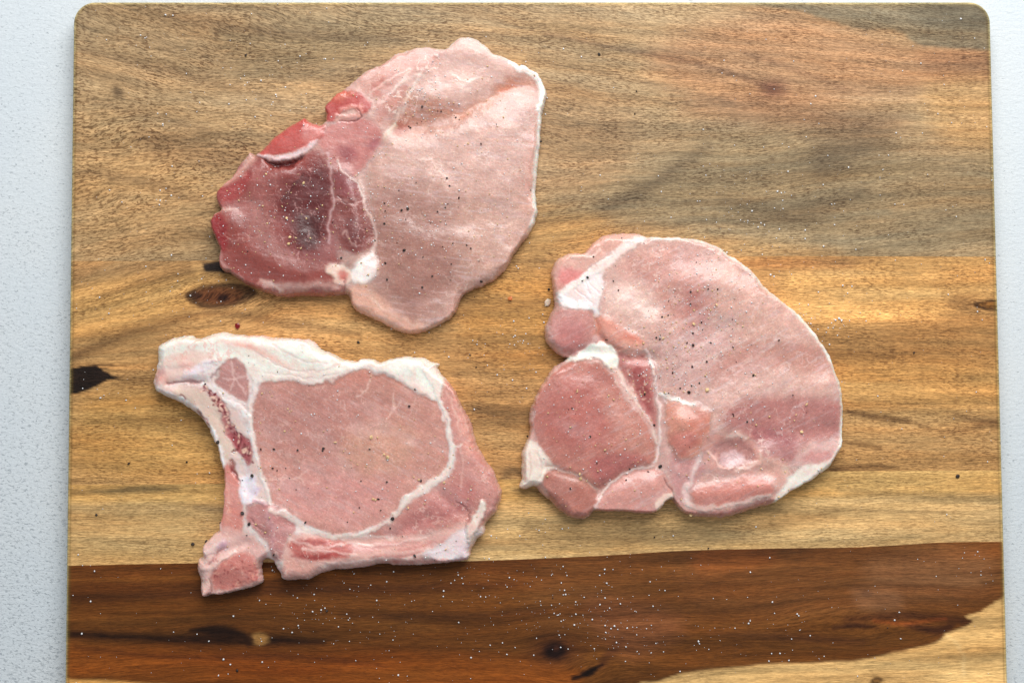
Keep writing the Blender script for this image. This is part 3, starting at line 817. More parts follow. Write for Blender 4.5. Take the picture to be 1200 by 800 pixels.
def paint1(c):
    c.col[:] = lin((214, 172, 166)); c.fat[:] = 0.25; c.part[:] = 0
    d = c.d
    LOIN = [(455,168),(470,120),(500,86),(520,56),(545,40),(575,55),(610,75),(645,95),(640,180),(632,260),(600,310),(555,340),(535,370),(490,395),(455,375),(435,340),(438,300),(440,262),(432,225),(430,195)]
    c.poly(LOIN, (214, 170, 164), 5, 1, part=1, fat=0.0)
    c.poly([(470,130),(540,120),(600,110),(635,110),(630,200),(560,230),(480,220),(450,190)], (220, 178, 174), 22, 0.6)
    c.poly([(445,215),(520,230),(560,280),(540,340),(480,370),(440,310)], (190, 140, 134), 26, 0.7)
    c.poly([(540,240),(620,230),(620,270),(580,320),(550,330),(530,290)], (216, 170, 160), 14, 0.5)
    # reddish tan patch and the orange crease running to the corner
    c.poly([(459,155),(464,132),(500,117),(540,128),(550,140),(520,152),(478,163)], (202, 132, 112), 7, 0.75, h=-1.2, var=0.3, fat=0.0)
    c.blob(470,150,10,7,(190,96,82),0.8,0.7)
    c.blob(476,118,18,6,(204,140,116),0.8,0.5,-0.3)
    c.line([(618,97),(600,98),(586,106),(576,118),(558,124),(538,136)], [10,14,13,8,8,8], (222, 148, 124), 5, 0.85, h=-1.6, hs=4)
    c.line([(600,99),(588,106)], [8,8], (226, 132, 104), 4, 0.7)
    c.line([(625,100),(624,150),(620,200),(618,250)], [6,5,5,4], (226, 164, 154), 5, 0.5)
    # pale upper flap
    c.poly([(520,60),(545,46),(575,58),(600,76),(590,92),(560,110),(530,116),(500,105),(505,80)], (226, 186, 180), 8, 0.8, fat=0.3)
    c.poly([(450,78),(490,60),(520,62),(505,84),(480,90),(455,110),(430,110),(425,95)], (218, 156, 148), 7, 0.75, fat=0.2)
    c.poly([(435,100),(462,92),(462,106),(440,116)], (206, 120, 112), 5, 0.6)
    for P in ([(436,112),(452,98),(468,90),(480,84),(476,92),(460,108),(440,128)], [(496,84),(488,100),(476,120),(466,140),(452,158),(444,172)], [(500,92),(490,90),(470,100),(455,116),(445,128)], [(560,88),(548,98),(540,110),(552,104)], [(530,90),(545,96),(560,92)]):
        c.line(P, [2.6]*len(P), (240, 222, 212), 1.6, 0.75, var=0.5, fat=0.8, h=0.5)
    c.poly([(448,104),(470,92),(480,86),(474,100),(456,116)], (236, 210, 204), 5, 0.55, var=0.5, fat=0.6)
    c.line([(462,146),(450,162),(443,174)], [5,7,3], (236, 212, 190), 2, 0.85, fat=0.9, part=4)
    c.poly([(440,125),(462,108),(478,102),(472,120),(455,140),(444,146)], (206, 128, 118), 5, 0.6)
    # backbone side
    c.poly([(382,150),(400,142),(430,140),(450,160),(440,180),(424,200),(404,214),(392,200),(376,178),(368,160)], (212, 132, 130), 6, 0.9, fat=0.3, part=3, var=0.1)
    c.poly([(378,128),(388,114),(402,106),(424,112),(436,122),(434,132),(424,134),(412,128),(400,134),(392,142),(382,140)], (206, 78, 74), 3.5, 0.95, fat=0.2, part=3, h=1.5)
    c.blob(400,114,14,6,(226,128,106),0.7,0.75,-0.2)
    c.line([(400,130),(412,127),(424,130),(420,138),(408,138),(396,137)], [5,6,6,5,5,4], (230, 160, 150), 2, 0.9, h=1.5, var=0.3, fat=0.5)
    c.line([(420,129),(424,133),(422,140),(414,144),(400,144)], [1.2,1.4,2,1.2,1], (126, 20, 26), 0.8, 0.9, h=-3, hs=1.5)
    c.line([(386,122),(384,132),(390,140)], [3,3,2], (186, 44, 50), 2, 0.6)
    # lower left muscle group
    c.poly([(296,184),(306,178),(330,190),(352,186),(372,178),(392,205),(394,250),(396,300),(402,342),(350,350),(300,342),(252,312),(243,260),(256,222)], (190, 98, 94), 5, 0.97, fat=0.0, part=2)
    c.poly([(262,300),(275,262),(310,250),(340,292),(385,318),(380,336),(330,330),(285,322)], (184, 92, 86), 10, 0.8)
    c.poly([(292,230),(312,222),(328,236),(332,262),(345,292),(385,305),(360,318),(330,305),(300,275)], (204, 144, 142), 8, 0.8, var=0.2)
    c.poly([(254,226),(264,214),(284,204),(300,206),(292,222),(276,236),(262,240)], (202, 84, 86), 4, 0.85)
    c.poly([(246,258),(258,252),(266,262),(268,285),(262,295),(254,280)], (192, 58, 64), 4, 0.9)
    c.poly([(262,240),(300,240),(310,255),(270,256)], (206, 140, 140), 5, 0.6)
    c.poly([(300,196),(320,200),(346,200),(326,222),(306,236),(292,226)], (196, 112, 110), 5, 0.8, h=1.5)
    c.line([(262,216),(278,208),(290,194),(299,184)], [8,8,8,6], (228, 184, 168), 3, 0.8, fat=0.8, var=0.3, part=4)
    c.blob(283,195,4,4,(190,110,110),0.7,0.8)
    c.line([(249,252),(258,247),(268,246),(280,247)], [4,4,4,2], (232, 196, 184), 2, 0.8, fat=0.8, var=0.2)
    # dark hollow
    c.blob(358, 262, 16, 22, (112, 24, 28), 0.8, 0.6)
    c.poly([(322,225),(350,192),(395,190),(402,230),(396,296),(362,312),(330,292),(314,250)], (180, 80, 78), 16, 0.75)
    c.poly([(338,222),(352,206),(376,192),(388,202),(392,225),(388,250),(384,285),(368,298),(346,290),(340,262),(326,242)], (134, 42, 44), 15, 0.95)
    c.poly([(348,255),(368,250),(378,262),(372,288),(352,286)], (112, 50, 50), 8, 0.7)
    c.poly([(340,232),(372,225),(384,240),(370,252),(348,248)], (158, 84, 84), 8, 0.4)
    c.line([(332,236),(344,222),(356,206)], [2,3,2], (84, 28, 32), 2, 0.7)
    c.poly([(378,282),(396,270),(404,292),(392,304),(374,300)], (196, 136, 138), 7, 0.7, var=0.4, fat=0.2)
    c.line([(352,212),(362,222),(372,228)], [1,1.4,1], (196, 150, 160), 1, 0.6)
    # neighbouring strip of small muscles
    c.poly([(392,206),(406,200),(420,220),(430,236),(436,262),(438,288),(420,298),(404,292),(394,270),(390,240)], (168, 86, 84), 3.5, 0.95, part=5, fat=0.0)
    c.poly([(394,206),(406,204),(420,222),(418,230),(404,232),(394,220)], (182, 98, 106), 3, 0.8)
    c.line([(390,236),(402,236),(416,242),(424,236)], [2,2,3,2], (214, 164, 164), 1.4, 0.8, fat=0.6)
    c.line([(396,230),(404,238),(414,240)], [1,1.5,1], (96, 28, 38), 1, 0.8, h=-1.5)
    c.poly([(408,262),(418,256),(428,276),(420,292),(406,284)], (146, 62, 62), 4, 0.8)
    c.line([(402,276),(408,272),(410,284),(418,288)], [3,3,2,2], (222, 190, 186), 1.5, 0.7, fat=0.7)
    c.blob(407,181,12,8,(170,70,78),0.7,0.8,0.4)
    c.blob(440,170,9,6,(190,112,122),0.7,0.7,-0.6)
    # seams
    c.line([(384,180),(389,200),(389,222),(392,240),(386,262),(388,285)], [2.5,2.5,2.5,3,4,3], (218, 184, 186), 1.6, 0.8, fat=0.7, var=0.3)
    c.line([(396,188),(404,204),(418,216),(426,230),(430,248),(438,262),(440,284),(436,300)], [2,2,2.5,3,3,3.5,5,8], (232, 204, 192), 1.4, 0.95, fat=1, h=0.8, part=4)
    c.line([(424,206),(432,192),(440,180)], [3,3,3], (214, 176, 178), 3, 0.6)
    c.poly([(412,316),(424,304),(440,298),(444,312),(436,330),(424,334),(412,328)], (246, 236, 230), 3.5, 0.95, fat=1, part=4, h=2)
    c.poly([(384,312),(402,312),(412,318),(410,330),(398,334),(386,322)], (238, 212, 196), 3, 0.95, fat=0.9, part=4, h=2)
    c.line([(340,300),(360,310),(384,314)], [2,4,4], (208, 150, 150), 3, 0.6)
    c.blob(402,324,6,6,(212,112,100),0.7,0.85)
    c.line([(403,328),(404,336),(402,342)], [3,3,2], (196, 96, 90), 1.5, 0.7, h=-4, hs=3)
    # lower pale edge
    c.line([(312,334),(332,338),(352,337),(372,334),(396,336)], [7,12,10,10,9], (226, 184, 176), 3.5, 0.85, fat=0.5, var=0.25, part=4)
    c.line([(306,330),(320,332),(330,342)], [4,5,6], (236, 206, 196), 2, 0.8, fat=0.9)
    c.line([(258,296),(260,308),(272,320),(288,330)], [3,5,4,2], (216, 176, 172), 2, 0.7, fat=0.6)
    c.poly([(410,338),(428,334),(448,350),(470,368),(495,382),(480,392),(440,380),(412,362)], (232, 178, 160), 4, 0.9, fat=0.3)
    c.line([(430,346),(455,366),(480,378),(502,384),(528,370)], [2,2,3,3,3], (240, 206, 192), 2, 0.7, fat=0.7)
    # backbone: red face with a white gristle crescent under it and a slit
    c.poly([(304,178),(320,160),(344,142),(358,137),(364,145),(378,148),(380,158),(372,168),(352,178),(330,184),(310,184)], (214, 92, 88), 3, 0.97, fat=0.1, part=3, h=3, hs=3)
    c.poly([(362,146),(380,150),(378,164),(362,170),(354,162)], (220, 132, 128), 4, 0.85, fat=0.3)
    c.line([(306,178),(320,163),(342,145),(356,139)], [2.4,3,3,2.4], (234, 150, 138), 1.4, 0.7)
    c.line([(303,181),(316,187),(332,188),(350,182),(364,174),(374,168)], [2,5,7,8,7,3], (236, 212, 212), 1.6, 0.97, fat=1, part=6, h=2.5, hs=2)
    c.line([(312,190),(322,194),(334,195.5),(346,192),(354,187)], [2,7,8,5,2], (120, 12, 20), 1.8, 0.97, fat=0, h=-9, hs=4)
    c.marble([(430,110),(455,80),(510,62),(520,90),(480,140),(440,170),(415,170)], (240, 216, 208), 11, 0.80, 0.75, seed=3)
    c.marble([(540,80),(575,90),(560,120),(520,130)], (238, 214, 208), 9, 0.82, 0.6, seed=13)
    c.marble([(380,180),(440,200),(445,300),(400,310),(330,310),(320,240)], (222, 176, 176), 8, 0.86, 0.55, seed=23)
    c.marble([(255,220),(320,200),(330,260),(260,290)], (222, 170, 164), 8, 0.84, 0.5, seed=33)
    c.marble([(440,190),(620,180),(600,300),(500,370),(440,320)], (230, 204, 198), 16, 0.90, 0.45, seed=43)
    # broad forms
    c.sculpt([(462,150),(505,142),(545,130),(580,113),(622,99)], -5.5, 15)
    c.sculpt([(430,100),(490,74),(550,62),(605,84)], 2.0, 14)
    c.sculpt([(520,170),(600,140),(610,220),(560,290),(500,280)], 3.0, 34, closed=True)
    c.sculpt([(446,172),(430,200),(432,250),(440,300)], -4.0, 11)
    c.sculpt([(350,225),(385,235),(382,285),(345,275)], -3.0, 26, closed=True)
    c.sculpt([(275,262),(300,300),(350,320)], 4.0, 16)
    c.sculpt([(300,215),(335,205)], 3.0, 10)
    c.sculpt([(404,205),(418,250),(416,280)], 2.5, 9)
    c.sculpt([(440,345),(480,352),(530,335)], -2.5, 13)
    c.sculpt([(470,250),(540,262),(600,250)], -2.0, 16)
    c.sculpt([(400,335),(408,318)], -4.0, 7)
    c.poly([(440,230),(480,235),(530,290),(520,345),(480,372),(444,330),(438,270)], (176, 118, 108), 24, 0.55)
    # white rim along the outer edge
    wv = 3.2 * (fbm(c.X / 18, c.Y / 18, 5, 3) - 0.35)
    e = 1 - sstep(1.0, 5.5, d - wv - 3.5 * ((c.X > 595) & (c.Y < 130)) + 1.0 * (c.X < 540))
    m = sstep(430, 520, c.X) * (1 - sstep(262, 276, c.Y)) * (0.55 + 0.45 * sstep(560, 600, c.X))
    a = (e * m)[..., None]
    c.col = c.col * (1 - a) + lin((244, 236, 228)) * a; c.fat = np.maximum(c.fat, a[..., 0])
    c.part[(e * m > 0.5) & (c.part == 1)] = 4
    e = (1 - sstep(0.5, 3.0, d)) * (1 - sstep(400, 440, c.X)) * 0.35
    c.col = c.col * (1 - e[..., None]) + lin((214, 150, 146)) * e[..., None]
_p1 = paint1
def paint1(c):
    _p1(c)
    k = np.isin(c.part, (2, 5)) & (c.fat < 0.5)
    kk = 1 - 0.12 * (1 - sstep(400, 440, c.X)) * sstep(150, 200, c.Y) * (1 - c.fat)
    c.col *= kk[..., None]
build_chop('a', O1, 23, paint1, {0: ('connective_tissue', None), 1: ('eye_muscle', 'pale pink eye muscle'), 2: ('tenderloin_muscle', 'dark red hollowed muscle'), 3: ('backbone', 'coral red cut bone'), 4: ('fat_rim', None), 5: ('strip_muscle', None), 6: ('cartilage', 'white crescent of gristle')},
    'raw pork chop with coral red bone end, dark hollow and pale muscle, topmost', 0.12, 3.5, 8, 11,
    thin=lambda X, Y: 1.06 - 0.2 * sstep(330, 540, X), gain=0.77)

# ---- lower left chop: rib chop with thick white fat
O2 = [(184.5,409.8),(186,404.5),(195.5,399),(208,394),(221,393),(231.6,396.6),(240,394.5),(253,389.6),(265.6,390),(280.5,393),(302,392.8),(319,395),(333.6,396),(357,397),(367.7,401),(376,408.7),(390,415),(402,421),(418,423.6),(423,420.5),(435,420),(446,424),(456.5,420),(471.4,418),(495,418.7),(503,423.5),(514,426),(512,431),(520,441.6),(531,454.4),(537,467),(543.6,480),(550,490.5),(555,505),(557.5,518),(565,531),(571,543),(578,552),(584.7,568),(587.4,579.5),(582.5,597.5),(573.5,607.6),(569,613),(566.7,624.5),(557.7,633.5),(553,642.5),(550,653.7),(537.5,657.8),(506,660),(479,662.7),(447.5,661),(425,665),(398,667),(377,670.6),(361,678.5),(345.5,679),(331,679.6),(327.5,671.7),(323,662.7),(318.5,656),(311.7,653.7),(306.5,658),(305,669.5),(307.5,678.5),(304,684),(291.5,688.6),(271,693),(255.5,697),(246.5,696),(237.5,698.7),(234,692),(234,683),(233,674),(230,665),(232,656),(237.5,651.5),(237.5,640),(246.5,631),(251,624.5),(257,620),(257,613),(260,604),(261.5,593),(262,575),(261.8,560),(260,546),(256,529),(251,516),(242,499),(229.5,484),(214.6,473.5),(197.6,465),(182.8,458.6),(179,450),(179.6,441.6),(182.8,433),(184,420)]
def paint2(c):
    d = c.d
    c.col[:] = lin((240, 222, 216)); c.fat[:] = 1; c.part[:] = 0
    # cap muscle round the outside and the long lower strip
    c.poly([(506,440),(522,442),(540,466),(556,500),(566,530),(590,565),(590,595),(568,616),(556,622),(540,625),(500,640),(455,644),(430,632),(450,610),(480,588),(520,562),(534,540),(530,505),(518,470)], (206, 142, 138), 3, 0.97, part=2, fat=0.05)
    c.poly([(480,600),(520,575),(548,560),(560,580),(545,600),(500,620),(465,625)], (198, 128, 128), 8, 0.8)
    c.poly([(520,450),(532,455),(548,490),(556,520),(546,540),(536,500)], (218, 158, 150), 5, 0.7)
    for P in ([(524,460),(534,480),(540,510)], [(530,458),(542,480),(550,505)], [(537,520),(544,545),(540,570)]):
        c.line(P, [1.6,2,1.6], (236, 200, 190), 1.2, 0.6, fat=0.6)
    c.line([(478,618),(505,608),(530,598),(548,592)], [2,3,3,1], (178, 100, 104), 3, 0.6)
    c.line([(536,586),(545,594),(549,600)], [1,2,1.4], (130, 50, 60), 1, 0.8, h=-2)
    # fat on top
    c.poly([(182,412),(196,396),(225,391),(280,390),(340,396),(380,410),(430,420),(500,416),(520,440),(512,468),(486,456),(458,440),(430,430),(412,436),(380,450),(330,446),(306,450),(285,430),(262,424),(220,430),(190,430)], (247, 236, 224), 4, 0.95, part=1, fat=1, h=1.5)
    c.poly([(186,432),(200,420),(222,412),(245,415),(250,424),(225,438),(208,447),(192,450),(182,445)], (234, 196, 184), 6, 0.85, var=0.3, fat=0.8)
    c.poly([(181,448),(184,432),(196,436),(200,450),(190,456)], (224, 166, 156), 4, 0.8, var=0.3, fat=0.6)
    c.blob(191,436,5,4,(170,130,134),0.8,0.6); c.blob(222,430,9,5,(228,160,150),0.8,0.5)
    for P, W, a in (([(280,404),(296,408),(312,414),(330,424),(344,431)], [4,8,8,6,2], 0.75), ([(286,395),(304,392),(320,397)], [2,4,2], 0.8), ([(262,400),(285,404),(300,405)], [3,8,6], 0.5), ([(352,432),(372,438),(395,436)], [1,1,1], 0.3)):
        c.line(P, W, (228, 152, 138), 3.5, a, var=0.3, fat=0.7)
    for P in ([(300,412),(330,430),(370,436),(400,428)], [(310,436),(340,440),(370,444),(400,438)], [(320,404),(350,420),(385,428)]):
        c.line(P, [1.2,1.6,1.6,1.2][:len(P)], (206, 190, 188), 1.4, 0.5, h=-1.2)
    # big eye muscle
    EYE = [(302,461),(306,452),(311,448),(331.5,446),(353,449),(374,448),(385,448),(399,444),(414,436),(430,432),(437,437),(458.6,441.6),(471,448),(486,458.6),(499,466),(512,471),(518,486),(523.5,503),(526.6,518),(527,533),(525,548),(515,557),(501.5,564),(490,573),(477,579.5),(470,588.5),(461,600),(452,609),(436,618),(420.5,622),(398,624.5),(377,620),(363.5,615.5),(354.5,609),(336.5,597.5),(323,593),(316,584),(316,572),(311,561),(305,548),(303,529),(297.5,507.5),(295.4,495),(297.5,475.6)]
    c.poly(EYE, (208, 150, 144), 1.8, 0.98, part=3, fat=0.0, h=-2.2, hs=4)
    c.poly([(305,455),(400,455),(470,460),(440,520),(350,540),(300,500)], (192, 134, 130), 26, 0.7)
    c.poly([(430,438),(470,450),(510,475),(520,540),(480,570),(440,530),(420,470)], (202, 146, 138), 18, 0.6)
    c.poly([(330,560),(450,550),(460,590),(420,615),(370,612),(330,590)], (218, 156, 156), 20, 0.7)
    c.poly([(384,448),(412,438),(430,434),(450,441),(420,450),(400,452)], (210, 140, 130), 4, 0.6)
    c.line([(430,436),(470,452),(505,470)], [3,6,4], (212, 146, 128), 4, 0.5)
    c.poly([(420,500),(480,500),(480,540),(430,560),(400,530)], (206, 158, 140), 16, 0.5)
    for P in ([(316,561),(335,560),(352,557),(362,550)], [(352,557),(356,566)], [(438,436),(430,455),(420,465)], [(460,462),(462,480),(455,490)], [(470,470),(462,478)]):
        c.line(P, [1.4]*len(P), (236, 208, 204), 1.1, 0.6)
    # small triangular muscle
    c.poly([(261,426),(278,420),(288,426),(292,441.6),(295,461),(292,468),(285,469),(270,461),(256,451),(255,442),(260,435)], (194, 138, 138), 2.2, 0.95, part=4, fat=0.05, h=-1)
    for P in ([(272,425),(276,440),(284,452),(290,462)], [(262,442),(276,444),(290,442)], [(276,444),(272,456)]):
        c.line(P, [1.8]*len(P), (232, 200, 194), 1.2, 0.8, fat=0.8)
    c.line([(250,444),(256,436),(260,432)], [3,4,2], (112, 60, 66), 1.5, 0.8, h=-2)
    # rib bone
    c.poly([(181,450),(200,452),(236,450),(262,462),(282,488),(300,520),(304,545),(314,575),(320,592),(300,600),(286,590),(272,568),(260,548),(255,528),(250,514),(240,498),(228,484),(213,472),(196,464),(181,458)], (222, 196, 190), 2.5, 0.95, part=5, fat=0.7)
    c.poly([(205,455),(235,452),(256,470),(268,495),(276,520),(285,545),(275,555),(262,530),(250,500),(232,478),(210,466)], (214, 190, 176), 3, 0.85, fat=0.6)
    c.line([(181,456),(197.6,463),(214.6,471),(229.5,481),(242,495),(252,512),(258,528),(261,546),(264,560)], [7,8,8,9,9,9,8,6,3], (246, 238, 236), 1.6, 0.97, fat=1, h=2, hs=2, part=6)
    c.line([(222,440),(236,432),(252,424)], [9,11,7], (240, 228, 232), 2.5, 0.95, fat=1, h=2.5, hs=3)
    c.line([(197,449),(212,448),(224,447),(240,448)], [2,3,3.5,2], (148, 40, 46), 1.5, 0.9, h=-4, hs=2)
    c.line([(218,454),(236,454),(250,462)], [4,6,4], (186, 150, 152), 3, 0.6)
    c.line([(238,450),(254,462),(270,472),(288,482),(294,500),(296,520)], [6,7,7,8,8,7], (246, 238, 234), 2, 0.9, fat=1, h=1.5)
    # spongy marrow
    c.line([(240,455),(252,464),(261,476),(267,492),(273,508),(280,516)], [6,9,11,12,15,17], (188, 92, 102), 2.2, 0.9, fat=0.3, part=7, var=0.2, h=-1)
    c.poly([(270,508),(284,508),(296,520),(298,534),(291,546),(284,536),(276,524)], (182, 76, 88), 2.5, 0.92, fat=0.2, part=7, var=0.2, h=-1.5)
    rs = np.random.RandomState(5)
    for k in range(95):
        t = rs.rand(); px = 240 + 52 * t ** 0.9 + rs.randn() * 3; py = 456 + 78 * t ** 1.25 + rs.randn() * 3.2
        c.blob(px, py, 0.9 + rs.rand(), 0.9 + rs.rand(), (236, 196, 180) if rs.rand() < 0.45 else (132, 26, 44), 0.6, 0.8)
    c.line([(213,463),(217,468)], [3,3], (140, 24, 40), 1, 0.9)
    c.line([(234,482),(239,488),(246,496)], [3,5,3], (112, 14, 34), 1.4, 0.95, h=-2)
    c.line([(274,528),(279,526),(281,522)], [4,5,3], (132, 18, 30), 1.3, 0.95, h=-2)
    # lilac and white bits under the marrow
    c.line([(280,534),(290,548),(296,562)], [7,7,6], (228, 216, 216), 2.5, 0.8, fat=0.9)
    c.line([(271,532),(278,545),(284,552)], [4,5,5], (204, 188, 196), 2, 0.8, fat=0.9)
    c.poly([(262,552),(271,545),(284,572),(288,600),(286,622),(266,628),(258,616),(261,592)], (216, 134, 126), 3, 0.93, fat=0.2, part=8)
    c.line([(266,560),(270,590),(268,612)], [3,4,3], (232, 168, 152), 2.5, 0.7, var=0.3)
    c.line([(271,540),(276,552),(281,564)], [4,7,4], (160, 44, 52), 1.5, 0.95, h=-3, fat=0)
    c.poly([(283,562),(298,556),(304,572),(298,590),(286,588)], (238, 230, 236), 3, 0.9, fat=1, h=1.5)
    c.blob(302,574,7,4,(212,190,208),0.7,0.7,-0.4)
    c.poly([(293,594),(314,588),(330,596),(346,610),(347,624),(338,638),(331,656),(320,652),(314,634),(300,620),(290,606)], (200, 134, 136), 3, 0.95, fat=0.1, part=8)
    c.line([(294,592),(306,586),(314,592)], [3,5,3], (214, 168, 182), 1.6, 0.85, h=2)
    c.line([(316,598),(320,616),(322,640)], [3,4,4], (206, 160, 178), 3, 0.5)
    c.line([(296,606),(304,616),(314,622)], [1,1.6,1], (120, 50, 56), 1, 0.6, h=-2)
    # lower bone end
    c.poly([(228,665),(236,640),(250,624),(262,616),(290,622),(312,640),(312,656),(306,686),(236,702)], (230, 182, 174), 4, 0.9, fat=0.6, part=8, var=0.15)
    c.poly([(257,658),(282,646),(298,648),(303,664),(304,678),(290,685),(254,692),(249,676)], (208, 120, 114), 4, 0.93, fat=0.15, part=9, var=0.15)
    for k in range(60):
        c.blob(250 + 54 * rs.rand(), 652 + 34 * rs.rand(), 0.8 + rs.rand(), 0.8 + rs.rand(), (170, 60, 60) if rs.rand() < 0.5 else (232, 170, 156), 0.7, 0.6)
    c.line([(236,652),(250,644),(262,636)], [7,9,8], (240, 216, 210), 3, 0.85, fat=0.9, h=2.5)
    c.line([(246,660),(256,648),(266,640)], [1.5,2,1], (168, 70, 78), 1.2, 0.85, h=-3)
    c.line([(238,668),(250,664),(262,654),(276,646)], [4,6,6,4], (240, 206, 198), 2.5, 0.8, fat=0.8, h=2)
    c.blob(263,638,6,5,(196,150,168),0.8,0.8)
    c.line([(247,676),(248,690),(244,696)], [1.2,2,1.2], (150, 60, 54), 1, 0.8, h=-2)
    c.line([(236,672),(238,690),(240,698)], [5,5,4], (234, 192, 182), 2, 0.8, fat=0.7)
    c.blob(233,652,4,2.5,(180,60,50),0.6,0.9)
    c.poly([(285,624),(312,640),(310,652),(290,646),(276,636)], (224, 176, 172), 4, 0.8, fat=0.5, var=0.3)
    # lower right: strip with red streaks, fat and the free flap
    c.poly([(331,650),(345,625),(375,624),(430,626),(470,628),(520,620),(545,612),(556,640),(550,656),(430,668),(362,682),(334,682)], (228, 178, 170), 3, 0.92, fat=0.5, part=10)
    c.poly([(336,650),(350,655),(372,660),(360,676),(334,676)], (222, 164, 154), 4, 0.8, fat=0.4)
    c.poly([(338,638),(356,630),(390,632),(412,637),(410,650),(388,654),(362,655),(346,648)], (206, 104, 100), 3.5, 0.9, fat=0.0, var=0.1)
    c.line([(345,650),(364,652),(390,648),(412,646)], [3,6,5,2], (190, 60, 62), 2, 0.85)
    c.line([(352,634),(376,636),(402,640)], [2,3,2], (176, 72, 84), 2, 0.6)
    c.line([(410,640),(436,642),(460,636),(490,634)], [8,6,4,2], (202, 120, 120), 3, 0.8)
    c.line([(470,642),(500,638),(524,630)], [2,3,2], (202, 110, 108), 2, 0.8)
    c.line([(440,652),(480,648),(515,644)], [2,2,2], (200, 110, 106), 1.8, 0.7)
    c.line([(463,655),(470,652)], [8,6], (206, 96, 90), 2, 0.8)
    for P in ([(340,630),(375,640),(410,636),(450,638),(500,628)], [(356,642),(386,644),(420,650)], [(400,632),(430,628),(460,630)], [(380,660),(430,656),(490,650),(540,636)]):
        c.line(P, [2.4]*len(P), (242, 216, 208), 1.5, 0.8, fat=0.9, h=0.8)
    c.poly([(495,648),(520,634),(546,616),(550,632),(548,652),(525,656)], (240, 224, 224), 4, 0.9, fat=1, part=1)
    c.line([(536,632),(542,642),(546,650)], [6,8,8], (232, 206, 214), 3, 0.6, fat=1)
    c.line([(450,658),(500,656),(545,655)], [2,3,4], (206, 112, 108), 2, 0.6)
    c.marble([(182,405),(250,395),(280,420),(230,450),(185,455)], (226, 160, 148), 12, 0.80, 0.5, fat=0.3, seed=53)
    c.marble([(255,560),(300,600),(345,600),(335,650),(300,660),(240,650)], (240, 210, 202), 8, 0.82, 0.6, seed=63)
    c.marble([(330,630),(450,630),(550,620),(545,655),(400,668),(330,680)], (242, 212, 204), 10, 0.82, 0.5, seed=73)
    c.marble([(520,540),(585,560),(575,610),(500,630),(470,620)], (232, 196, 188), 10, 0.86, 0.5, seed=83)
    c.marble([(310,460),(520,470),(510,560),(420,610),(320,580)], (228, 192, 188), 13, 0.88, 0.4, seed=93)
    # broad forms
    c.sculpt([(330,470),(450,460),(505,500),(500,550),(420,600),(340,580),(315,530)], -2.2, 18, closed=True)
    c.sculpt([(400,520),(430,530)], 1.8, 30)
    c.sculpt([(545,530),(565,575)], 2.5, 14)
    c.sculpt([(510,575),(545,600)], -3.0, 9)
    c.sculpt([(205,404),(260,400),(340,410),(400,432),(480,430)], 2.5, 11)
    c.sculpt([(198,450),(240,448)], -4.0, 6)
    c.sculpt([(260,490),(280,530),(292,575)], -2.5, 8)
    c.sculpt([(340,612),(400,632),(450,630),(500,606)], -2.5, 7)
    c.sculpt([(360,646),(420,650),(500,645)], 2.5, 8)
    c.sculpt([(262,668),(290,662)], 2.5, 12)
    c.sculpt([(256,648),(290,636)], -3.0, 6)
    c.sculpt([(318,600),(326,640)], 2.5, 8)
    # creamy seam round the eye
    c.line([(505,432),(514,462),(520,480),(526,500),(529.5,518),(530.5,533),(528.5,546)], [20,8,4,5,5,5,5], (240, 220, 208), 1.2, 0.95, fat=1, part=11, h=1)
    c.line([(528.5,544),(520,556),(505,565),(492,575),(480,582),(471,592),(463,603),(453,612),(438,621),(420,625),(398,628),(375,624),(360,619),(348,610),(334,601),(320,597)], [5,8,10,8,8,7,6,5,4,5,6,6,5,6,6,5], (240, 220, 208), 1.3, 0.95, fat=1, part=11, h=1)
    c.line([(529,520),(538,524),(541,521)], [3,2.5,3], (244, 232, 222), 1, 0.9, fat=1)
    c.line([(302,448),(297,470),(294,490),(300,520),(305,545),(312,568),(318,590)], [8,7,6,6,5,5,4], (240, 224, 216), 1.6, 0.9, fat=1, part=11, h=1)
    c.line([(566,590),(563,600),(558,610),(553,622),(552,632)], [10,13,13,12,8], (244, 228, 214), 1.3, 0.98, fat=1, part=12, h=6, hs=2.5)
    c.line([(556,612),(551,624)], [3,3], (226, 160, 140), 2, 0.6)
    c.line([(551,602),(547,612),(545,622)], [1.5,1.5,1], (120, 60, 60), 1, 0.6, h=-3)
    e = (1 - sstep(0.5, 3.5, d)) * sstep(540, 556, c.X) * 0.45
    c.col = c.col * (1 - e[..., None]) + lin((216, 176, 176)) * e[..., None]
build_chop('b', O2, 26, paint2, {0: ('connective_tissue', None), 1: ('fat_cap', 'thick white fat along the top edge'), 2: ('cap_muscle', None), 3: ('eye_muscle', 'large mauve pink eye muscle'), 4: ('side_muscle', 'small triangular muscle set in white fat'), 5: ('rib_bone', None), 6: ('bone_skin', None), 7: ('marrow', 'dark red spongy bone marrow'), 8: ('small_muscle', None), 9: ('bone_end', 'square pinkish cut bone end'), 10: ('strip_muscle', 'long red and white streaked strip'), 11: ('fat_seam', None), 12: ('fat_flap', 'loose cream flap of fat')},
    'raw rib chop with thick white fat and curved bone, lower left', 0.5, 3.5, 7.5, 21, gain=0.90, stk=0.25)

